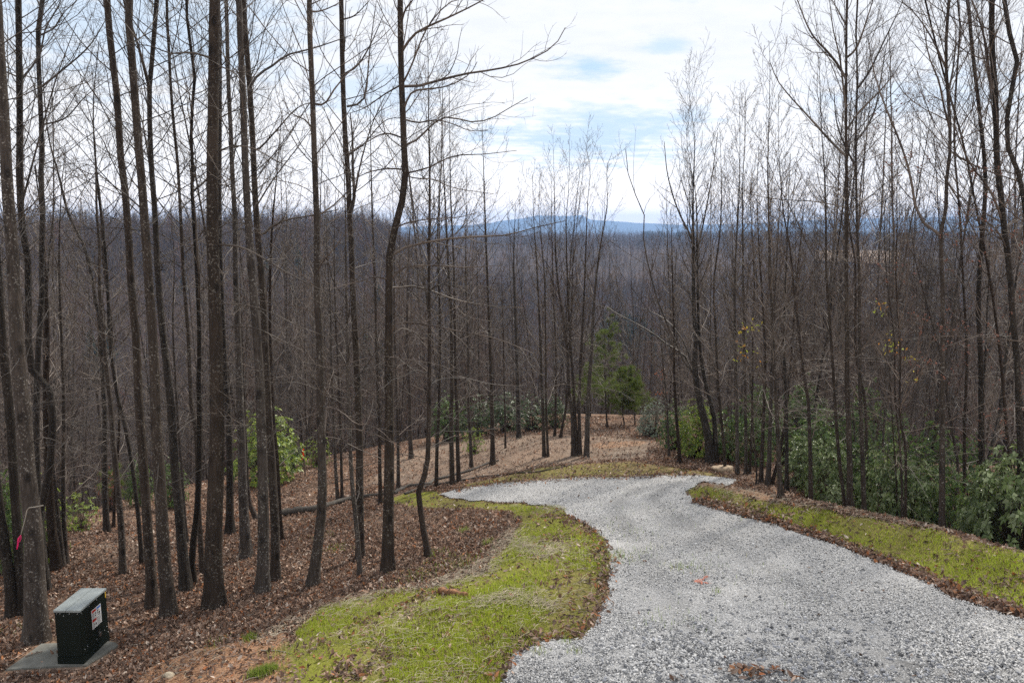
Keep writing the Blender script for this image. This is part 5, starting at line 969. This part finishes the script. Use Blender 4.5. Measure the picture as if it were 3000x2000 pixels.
pine('middle young pine in front of the tallest one', 1434, 978, 90, 130, seed=2)
pine('small young pine at the right of the pine group', 1460, 976, 66, 100, seed=3)
pine('dim young pine on the left of the pine group, behind the dark footed stems', 1358, 965, 84, 120, Y=28, seed=4, thin=.8)
pine('distant pine top showing above the pine group', 1396, 900, 60, 190, Y=38, seed=5, thin=.8)
pine('low feathery pine sapling on the left crest', 262, 1120, 60, 40, Y=20, seed=6, thin=.35)

# ------------------------------------------------------------------ green utility cabinet on its pad
def build_cabinet():
    P0 = hit(131.6, 1530.2); z0 = float(P0[2])
    W, D, H = .36, .62, .735; yaw = R(-13)
    def onz(px, py): d = ray(px, py); return d * (z0 - CZ) / d[2] + np.array([0, 0, CZ])
    A = onz(131.6, 1530.2); B = onz(195.1, 1524.6); ux = nrm((B - A)[None])[0]; ang = math.atan2(ux[1], ux[0])
    ang = .5 * ang + .5 * math.atan2(-.22, 1)
    mid = (A + B) / 2; uy = np.array([-math.sin(ang), math.cos(ang), 0]); ux = np.array([math.cos(ang), math.sin(ang), 0])
    W = float(np.linalg.norm(B - A)); c = mid + uy * D / 2
    root = empty('utility_cabinet', (c[0], c[1], z0 + .0), 'dark green metal utility cabinet with a warning sticker on a concrete pad', 'utility cabinet'); root.rotation_euler.z = ang
    green = m_flat('dark_green_enamel', (.005, .009, .0065), .55, .25, var=.12, vs=5, bump=.04); top = m_flat('green_lid_sky_sheen', (.26, .29, .29), .3, .7, var=.1, vs=9)  # lid colour is pale because the sky's reflection is painted into it
    steel = m_flat('bare_steel', (.5, .5, .5), .35, .5, metal=1); white = m_flat('white_decal', (.62, .62, .62), .5); red = m_flat('red_print', (.42, .03, .02), .5); blue = m_flat('blue_print', (.07, .17, .50), .5); black = m_flat('black_print', (.05, .05, .05), .6); dark = m_flat('lock_recess', (.004, .005, .005), .7)
    yel = m_flat('yellow_mark', (.6, .38, .03), .6)
    w, d = W / 2, D / 2
    def bevel(me, a=.004):
        import bmesh; bm = bmesh.new(); bm.from_mesh(me); bmesh.ops.bevel(bm, geom=bm.edges[:], offset=a, segments=2, affect='EDGES'); bm.to_mesh(me); bm.free(); return me
    def part(name, bxs, mat, parent=root, bv=0):
        mb = MB()
        for b in bxs: mb.add(*box_vf(*b))
        me = mb.mesh(name, mat, False)
        if bv: bevel(me, bv)
        return obj(name, me, parent)
    part('base_skirt', [(-w - .006, -d - .006, .0, w + .006, d + .006, .115)], green, bv=.004)
    part('body', [(-w, -d, .118, w, d, H - .028)], green, bv=.005)
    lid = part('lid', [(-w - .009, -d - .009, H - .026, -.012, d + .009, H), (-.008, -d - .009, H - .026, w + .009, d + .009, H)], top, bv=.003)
    def bolt(x, y, z, nx, ny, nm='bolt'):
        th = np.linspace(0, 2 * np.pi, 9)[:-1]; r = .006
        t = np.array([-ny, nx, 0.]); u = np.array([0, 0, 1.]); n_ = np.array([nx, ny, 0.])
        ring = [np.array([x, y, z]) + r * (math.cos(a) * t + math.sin(a) * u) for a in th]; V = ring + [p + n_ * .005 for p in ring] + [np.array([x, y, z]) + n_ * .006]
        Q = [(i, (i + 1) % 8, 8 + (i + 1) % 8, 8 + i) for i in range(8)]; T3 = [(8 + i, 8 + (i + 1) % 8, 16) for i in range(8)]
        obj(nm, mesh_np(nm, np.array(V), [np.array(Q), np.array(T3)], steel), root)
    for x in (-w + .035, -w + .075, .03, w - .03): bolt(x, -d, H - .045, 0, -1)
    bolt(-.045, -d, H - .075, 0, -1)
    for y, z in ((-d + .03, H - .05), (-.1, H - .05), (.08, H - .05), (d - .03, H - .05), (-d + .05, .19), (-d + .11, .20), (d - .10, .20), (d - .04, .22), (d - .02, .135), (.02, .18)): bolt(w, y, z, 1, 0)
    # sticker on the right hand face
    sy0, sy1, sz0, sz1 = -.06, .165, .345, .60
    def rect(y0, z0, y1, z1, e=.0012): return (w + .0005, y0, z0, w + .0005 + e, y1, z1)
    st = part('warning_sticker', [rect(sy0, sz0, sy1, sz1)], white)
    ym = (sy0 + sy1) / 2
    part('danger_bars', [rect(sy0 + .01, sz1 - .042, ym - .006, sz1 - .01, .002), rect(sy0 + .01, sz1 - .165, ym - .006, sz1 - .133, .002)], red, st)
    part('notice_bar', [rect(ym + .004, sz1 - .038, sy1 - .01, sz1 - .01, .002)], blue, st)
    rg = np.random.default_rng(2); ln = []
    for z in np.arange(sz1 - .055, sz1 - .128, -.012): ln.append(rect(sy0 + .012, z - .004, ym - .045 + rg.uniform(-.015, .01), z, .0018))
    for z in np.arange(sz1 - .178, sz0 + .012, -.012): ln.append(rect(sy0 + .012, z - .004, ym - .05 + rg.uniform(-.015, .02), z, .0018))
    for z in np.arange(sz1 - .14, sz0 + .015, -.011): ln.append(rect(ym + .008, z - .003, sy1 - .014 + rg.uniform(-.03, 0), z, .0018))
    for q in ((ym - .03, .515, ym - .012, .545), (ym - .03, .490, ym - .012, .507), (ym - .034, .375, ym - .012, .405), (ym + .02, .535, ym + .055, .552), (ym + .012, .505, ym + .028, .535), (ym + .05, .49, ym + .085, .515), (ym + .035, .475, ym + .075, .486)): ln.append(rect(*q, .0018))
    part('printed_lines', ln, black, st)
    rec = part('lock_recess', [(w - .001, .04, .175, w + .0035, .105, .315)], dark); part('padlock', [(w + .004, .055, .195, w + .028, .09, .245), (w + .006, .06, .245, w + .014, .066, .275), (w + .006, .08, .245, w + .014, .086, .275)], steel, rec, bv=.002)
    part('recess_hood', [(w - .001, .03, .318, w + .02, .115, .324)], green)
    part('corner_mark', [(w + .0006, d - .028, H - .12, w + .002, d - .01, H - .04)], yel)
    # pad
    pts = [onz(11.4, 1541), onz(131, 1533), onz(199, 1530), onz(272, 1484), onz(266, 1477), onz(250, 1474), onz(94.5, 1480), onz(57.8, 1508)]
    import bmesh; bm = bmesh.new(); mn = np.mean(pts, axis=0)
    vs = [bm.verts.new((p[0] - mn[0], p[1] - mn[1], .0)) for p in pts]; f = bm.faces.new(vs); r = bmesh.ops.extrude_face_region(bm, geom=[f])
    for v in r['geom']:
        if isinstance(v, bmesh.types.BMVert): v.co.z = -.16
    bmesh.ops.recalc_face_normals(bm, faces=bm.faces[:]); bmesh.ops.bevel(bm, geom=[e for e in bm.edges if abs(e.verts[0].co.z) < 1e-6 and abs(e.verts[1].co.z) < 1e-6], offset=.008, segments=2, affect='EDGES')
    me = bpy.data.meshes.new('concrete_pad'); bm.to_mesh(me); bm.free(); me.materials.append(m_flat('cast_concrete', (.15, .15, .135), .85, var=.2, vs=6, bump=.3))
    o = obj('concrete_pad', me, None, (mn[0], mn[1], z0 + .022)); tag(o, 'flat grey concrete pad under the green cabinet', 'pad')
    z0 += .024; a = onz(58, 1509); b = onz(98, 1498); q = resample([a + [0, 0, .012], (a + b) / 2 + [0, .01, .016], b + [0, 0, .02]], 8)
    mb = MB().tube(q[None], np.full((1, 8), .008), 5); tag(obj('stick', mb.mesh('stick', TWIG[1])), 'short dark stick lying on the concrete pad', 'stick')
    return c, z0
build_cabinet()

# ------------------------------------------------------------------ fallen wood, rocks, ribbons
def lay(name, label, cat, pts, w0, w1, mat, lift=.5, sides=8, subs=0, rough=.08, Yd=None, seed=0, kk=None):
    rg = np.random.default_rng(700 + seed); P = []
    for px, py in pts:
        h = hit(px, py); P.append(h)
    K = kk or max(12, len(P) * 4); Q = resample(np.array(P), K); s = depth_scale(np.mean([p[1] for p in pts]), float(np.mean(Q[:, 1])))
    r = .5 * s * np.linspace(w0, w1, K); r *= 1 + rg.normal(0, rough, K); Q[:, 2] = ground(Q[:, 0], Q[:, 1]) + r * lift * 2
    mb = MB().tube(Q[None], r[None], sides)
    n = len(Q); # closed ends
    for e in (0, -1):
        t = Q[e] - Q[1 if e == 0 else -2]; t = t / np.linalg.norm(t); mb.tube(np.stack([Q[e], Q[e] + t * r[e] * .15])[None], np.array([[r[e], r[e] * .02]]), sides)
    me = mb.mesh(name, mat)
    if subs:
        pass
    o = obj(name, me); tag(o, label, cat); return o, Q, r
LOGM = m_bark('weathered_log', (.045, .038, .032), (.13, .115, .10), (.22, .21, .19), 1.3, 1.0, False)
lg, Q, r = lay('fallen_log', 'long dark fallen trunk lying on the leaves behind the grey pair', 'log', [(642, 1187), (680, 1180), (728, 1174), (752, 1166), (784, 1156), (824, 1146), (868, 1140), (905, 1136)], 17, 8, LOGM, seed=1, sides=12)
lay('fallen_branch', 'long forked grey branch running from the log past the gravel spur', 'branch', [(905, 1136), (936, 1121), (984, 1114), (1000, 1104), (1032, 1096), (1080, 1082), (1116, 1067), (1146, 1058)], 9, 4, LOGM, seed=2)
lay('fallen_branch', 'lower grey branch lying beside the forked one at the spur tip', 'branch', [(930, 1136), (984, 1118), (1044, 1107), (1084, 1100), (1122, 1094)], 6, 4, LOGM, seed=3)
lay('fallen_branch', 'thin dark branch lying on the bare ground above the spur', 'branch', [(1124, 1094), (1156, 1092), (1208, 1080), (1240, 1066), (1256, 1057)], 3.5, 1.6, LOGM, seed=4)
lay('fallen_branch', 'thin curved branch on the grassy edge left of the clearing', 'branch', [(1188, 1087), (1235, 1084), (1292, 1073), (1325, 1063), (1354, 1051)], 3.5, 1.6, LOGM, seed=5)
lay('fallen_branch', 'slim stick lying below the fallen log', 'branch', [(745, 1201), (790, 1196), (830, 1190), (858, 1180)], 3, 1.5, LOGM, seed=6)
PALEW = m_flat('bleached_wood', (.30, .27, .23), .75, var=.2, vs=8)
def free_stick(name, label, cat, pts, Yd, w0, w1, mat, dy=0, to_ground=False):
    q = np.array([at(px, py, Yd[i] if isinstance(Yd, (list, tuple)) else Yd) for i, (px, py) in enumerate(pts)]); q = resample(q, 16); s = depth_scale(pts[0][1], float(q[0, 1]))
    mb = MB().tube(q[None], (.5 * s * np.linspace(w0, w1, 16))[None], 5); o = obj(name, mb.mesh(name, mat)); return tag(o, label, cat)
def gY(px, py): return float(hit(px, py)[1])
lay('fallen_branch', 'long thin pale whip of branch slanting across the leaves before the grey pair', 'branch', [(551, 1312), (592, 1331), (640, 1355), (680, 1379), (716, 1405)], 2.6, 2.2, PALEW, seed=7)
free_stick('bent_twig', 'upturned pale tip of branch beside the scarred trunk', 'branch', [(551, 1312), (546, 1290), (546, 1281), (554, 1261)], gY(551, 1314), 2.2, 1.4, PALEW)
lay('deadwood', 'short rotten orange brown piece of log lying in the grass', 'log', [(1012, 1362), (1026, 1364), (1044, 1368), (1072, 1373)], 17, 14, m_flat('rotten_orange_wood', (.20, .10, .05), .85, var=.5, vs=14, bump=.8, bs=40), lift=.35, seed=8, sides=10)
for i, (pts, lb) in enumerate(((((628, 1462), (648, 1452), (700, 1440)), 'grey stick at the left end of the grass bank'), (((490, 1468), (506, 1476), (532, 1487)), 'forked twig on the orange clay'), (((1125, 1372), (1160, 1388), (1175, 1400)), 'reddish twig lying in the grass bank'), (((820, 1378), (870, 1366), (920, 1352)), 'weathered stick along the upper edge of the grass'), (((950, 1345), (985, 1335), (1010, 1330)), 'dark twig at the edge between leaves and grass'),
        (((1605, 1500), (1640, 1508), (1680, 1524)), 'thin dark twig lying on the near gravel'), (((2068, 1358), (2110, 1357), (2150, 1354)), 'fine dark twig lying on the right of the gravel'), (((600, 1495), (640, 1495), (672, 1502)), 'straight stick lying on the clay beside the grass'))):
    lay('twig', lb, 'twig', pts, 4 if i in (0, 3, 7) else 2.2, 1.2, PALEW if i in (0, 3, 7) else TWIG[1], seed=20 + i, sides=5)
def rock(name, label, px, py, wpx, hpx, col, seed, mat=None, deep=.8):
    rg = np.random.default_rng(seed); p = hit(px, py); s = depth_scale(py, float(p[1])); import bmesh
    bm = bmesh.new(); bmesh.ops.create_icosphere(bm, subdivisions=4, radius=1)
    cuts = [Vector(nrm(rg.normal(0, 1, (1, 3)))[0]) for _ in range(9)]
    for v in bm.verts:
        q = v.co.copy()
        for c in cuts:
            e = q.dot(c) - .72
            if e > 0: q -= c * e * .85
        q *= 1 + .10 * mnoise.noise(v.co * 1.6 + Vector((seed, 0, 0))) + .05 * mnoise.noise(v.co * 4 + Vector((seed, 3, 0)))
        v.co = Vector((q.x * wpx * s / 2, q.y * wpx * s / 2 * deep, q.z * hpx * s * .62 + hpx * s * .35))
    me = bpy.data.meshes.new(name); bm.to_mesh(me); bm.free(); me.polygons.foreach_set('use_smooth', [True] * len(me.polygons))
    me.materials.append(mat or m_flat(name + '_stone', col, .85, var=.35, vs=7, bump=.6, bs=22)); o = obj(name, me, None, (p[0], p[1], float(ground(p[0], p[1])) - .01)); tag(o, label, 'rock')
rock('boulder', 'flat topped tan boulder behind the end of the gravel', 1661, 1083, 60, 17, (.36, .28, .20), 3, deep=.7)
rock('rock', 'rounded cream stone on the clay at the bottom edge', 388, 1554, 27, 14, (.45, .38, .28), 5)
rock('rock', 'small cream pebble above the rounded stone on the clay', 406, 1546, 11, 7, (.45, .38, .30), 6)
rock('rock', 'pale stone half buried in the clay beside the leaves', 516, 1522, 13, 9, (.42, .34, .26), 7)
rock('rock', 'pale pebble by the grass end of the clay', 735, 1455, 10, 6, (.42, .38, .32), 8)
rock('rock', 'dark pebble left of the pale stone on the clay', 459, 1556, 10, 7, (.16, .17, .15), 9)
for i, (px, py, w) in enumerate(((1633, 1423, 9), (1658, 1421, 9), (1890, 1511, 15), (1833, 1529, 13), (1663, 1454, 9), (1790, 1456, 10), (2052, 1352, 7), (1755, 1514, 12))):
    rock('rock', ('left of the two dark stones mid gravel', 'right of the two dark stones mid gravel', 'dark flat stone near the bottom right of the gravel', 'grey stone left of the flat dark one on the gravel', 'small dark stone below the two dark stones', 'dark stone in the middle of the near gravel', 'small dark stone near the right hand bank', 'coarse dark stone at the bottom of the gravel')[i], px, py, w, w * .55, (.09, .095, .105), 30 + i)
# pink ribbon tied to the broken pale branch, orange ribbon on its stake
Yp = 9.9
free_stick('broken_branch', 'pale broken branch stub hanging in front of the thick left trunk', 'branch', [(100, 1160), (80, 1164), (66, 1166), (62, 1172), (58, 1190), (52, 1212), (48, 1228)], Yp, 3, 1.8, PALEW)
def ribbon(label, pts, Yd, wpx, col, em=0):
    q = resample(np.array([at(px, py, Yd) for px, py in pts]), 14); s = depth_scale(pts[0][1], Yd); w = wpx * s / 2 * np.array([.5, .6, .8, 1, 1, 1, 1, 1, 1, 1, 1.05, 1.1, 1.1, 1])
    tw = np.linspace(0, 1.2, 14); D = np.stack([np.cos(tw), np.sin(tw) * .6, np.zeros(14)], -1); V = np.concatenate([q - D * w[:, None], q + D * w[:, None]]); Q = np.array([(i, i + 1, 15 + i, 14 + i) for i in range(13)])
    m, nt, p = mat_new('flagging_tape'); p.inputs['Base Color'].default_value = (*col, 1); p.inputs['Roughness'].default_value = .35
    tr = nd(nt, 'ShaderNodeBsdfTranslucent'); tr.inputs[0].default_value = (*col, 1); mx = nd(nt, 'ShaderNodeMixShader'); mx.inputs[0].default_value = .5; nt.links.new(p.outputs[0], mx.inputs[1]); nt.links.new(tr.outputs[0], mx.inputs[2]); nt.links.new(mx.outputs[0], nt.nodes['Material Output'].inputs[0])
    me = mesh_np('flagging_ribbon', V, Q, m); o = obj('flagging_ribbon', me); sol = o.modifiers.new('thickness', 'SOLIDIFY'); sol.thickness = .001; tag(o, label, 'ribbon'); return o
ribbon('bright pink plastic ribbon loop tied to the broken branch at left', [(48, 1228), (44, 1234), (42, 1240), (41, 1250), (39, 1261)], Yp - .02, 4.5, (.95, .07, .28))
ribbon('second tail of the pink ribbon beside its loop', [(48, 1229), (48, 1236), (46, 1242), (43, 1246)], Yp - .03, 2.5, (.9, .10, .30))
Yo = gY(701, 1093)
free_stick('survey_stake', 'thin dark wooden stake holding the orange ribbon', 'stake', [(701, 1096), (700, 1075), (698, 1055), (696, 1030)], Yo, 3.4, 2.6, m_flat('stake_wood', (.09, .07, .055), .8, var=.2))
ribbon('orange plastic ribbon fluttering from the thin stake', [(697, 1030), (695, 1038), (697, 1046), (694, 1053), (691, 1059)], Yo - .03, 4.5, (.95, .16, .04))
# orange spray paint on the stones of the gravel
def paint():
    x, y, rg = [], [], np.random.default_rng(8)
    for (a, b) in (((1594, 1338), (1612, 1336)), ((1612, 1336), (1626, 1328)), ((1600, 1341), (1628, 1343)), ((1606, 1335), (1612, 1346)), ((1596, 1342), (1608, 1339))):
        A, B = hit(*a), hit(*b); t = rg.random(34)[:, None]; q = A[:2] * (1 - t) + B[:2] * t + rg.normal(0, .012, (34, 2)); x.append(q[:, 0]); y.append(q[:, 1])
    x = np.concatenate(x); y = np.concatenate(y); n = len(x)
    me = stones('paint_mark', x, y, rg.uniform(.006, .011, n), rg, np.array([.60, .26, .19]) * rg.uniform(.6, 1.2, (n, 1)), .2, .026); me.materials.clear(); me.materials.append(STONEM)
    o = obj('paint_mark', me); tag(o, 'faded orange spray paint mark on the middle of the gravel', 'paint mark')
paint()
# curled dead leaves lying where the gravel meets the bottom edge
rg = np.random.default_rng(14)
def near_leaves():
    xs, ys = [], []
    for px, py, n, s in ((1695, 1545, 16, .06), (1760, 1550, 14, .08), (1730, 1560, 16, .09), (1560, 1568, 3, .05), (1800, 1562, 8, .1)):
        c = hit(px, py); xs.append(rg.normal(c[0], s, n)); ys.append(rg.normal(c[1], s * .8, n))
    x = np.concatenate(xs); y = np.concatenate(ys)
    tag(obj('curled_leaves', leaves_mesh('curled_leaves', x, y, rg, (.03, .055), .03, .45, .2, .03)), 'clump of curled brown leaves at the bottom of the gravel', None, None, 'stuff')
near_leaves()

# ------------------------------------------------------------------ mountains and the tan field
def build_mountain():
    ridge = [(-600, 530), (300, 532), (700, 531), (830, 528), (900, 523), (1000, 519), (1080, 517), (1120, 513), (1150, 508), (1200, 502), (1235, 495), (1262, 496), (1300, 497), (1335, 495), (1350, 505), (1400, 508), (1450, 512), (1550, 516), (1650, 516), (1750, 512), (1850, 506), (1950, 503), (2100, 500), (2250, 497), (2352, 493), (2700, 485), (3200, 500), (3600, 525)]
    D = 7000.; px = np.linspace(-600, 3600, 420); h = np.interp(px, *zip(*ridge)); X = (px - 1176) / F * D; Z = CZ + (530 - h) / F * D + 4 * fbm(X, X * 0, .015, 4, 3) + 2 * fbm(X, X * 0 + 9, .06, 2, 6)
    rows = []; K = 22
    for k in range(K):
        t = k / (K - 1) * 2 - 1; y = D + t * 900 * (1.0 if t < 0 else .8); f = (1 - abs(t) ** 1.5); z = -18 + (Z + 18) * f + 7 * fbm(X, X * 0 + y, .004, 4, 8) * (1 - f) * f * 4
        rows.append(np.stack([X, np.full_like(X, y), z], -1))
    V = np.concatenate(rows); n = len(px); i = np.arange((K - 1) * (n - 1)); r = i // (n - 1); c = i % (n - 1); b = r * n + c; Q = np.stack([b, b + 1, b + n + 1, b + n], -1)
    tag(obj('mountain_ridge', mesh_np('mountain_ridge', V, Q, m_flat('mountain_forest', (.05, .06, .05), .95, .05, var=.3, vs=.02))), 'hazy blue mountain ridge on the horizon', None, None, 'structure')
    az = np.linspace(.362, .452, 24); rr = np.linspace(640, 800, 10); A, B = np.meshgrid(az, rr); X = B * np.sin(A); Y = B * np.cos(A); Z = ground(X, Y) + .35 + 1.6
    k = 24; i = np.arange(9 * 23); r = i // 23; c = i % 23; b = r * k + c; Q = np.stack([b, b + 1, b + k + 1, b + k], -1)
    tag(obj('hayfield', mesh_np('hayfield', np.stack([X, Y, Z], -1).reshape(-1, 3), Q, m_flat('tan_field_grass', (.26, .18, .12), .9, var=.2, vs=.1))), 'small tan field among the distant woods', None, None, 'structure')
build_mountain()
# ------------------------------------------------------------------ air
def build_haze():
    V, Q = box_vf(-8000, -300, -62, 8000, 8400, 165); m = bpy.data.materials.new('air'); m.use_nodes = True; nt = m.node_tree; nt.nodes.clear()
    out = nt.nodes.new('ShaderNodeOutputMaterial'); v = nt.nodes.new('ShaderNodeVolumePrincipled'); v.inputs['Density'].default_value = HAZE; v.inputs['Color'].default_value = (.36, .58, 1.0, 1); v.inputs['Anisotropy'].default_value = .2
    nt.links.new(v.outputs[0], out.inputs['Volume']); o = obj('haze', mesh_np('haze', V, Q, m, False)); tag(o, None, None, None, 'stuff')
HAZE = 2.1e-4
build_haze()
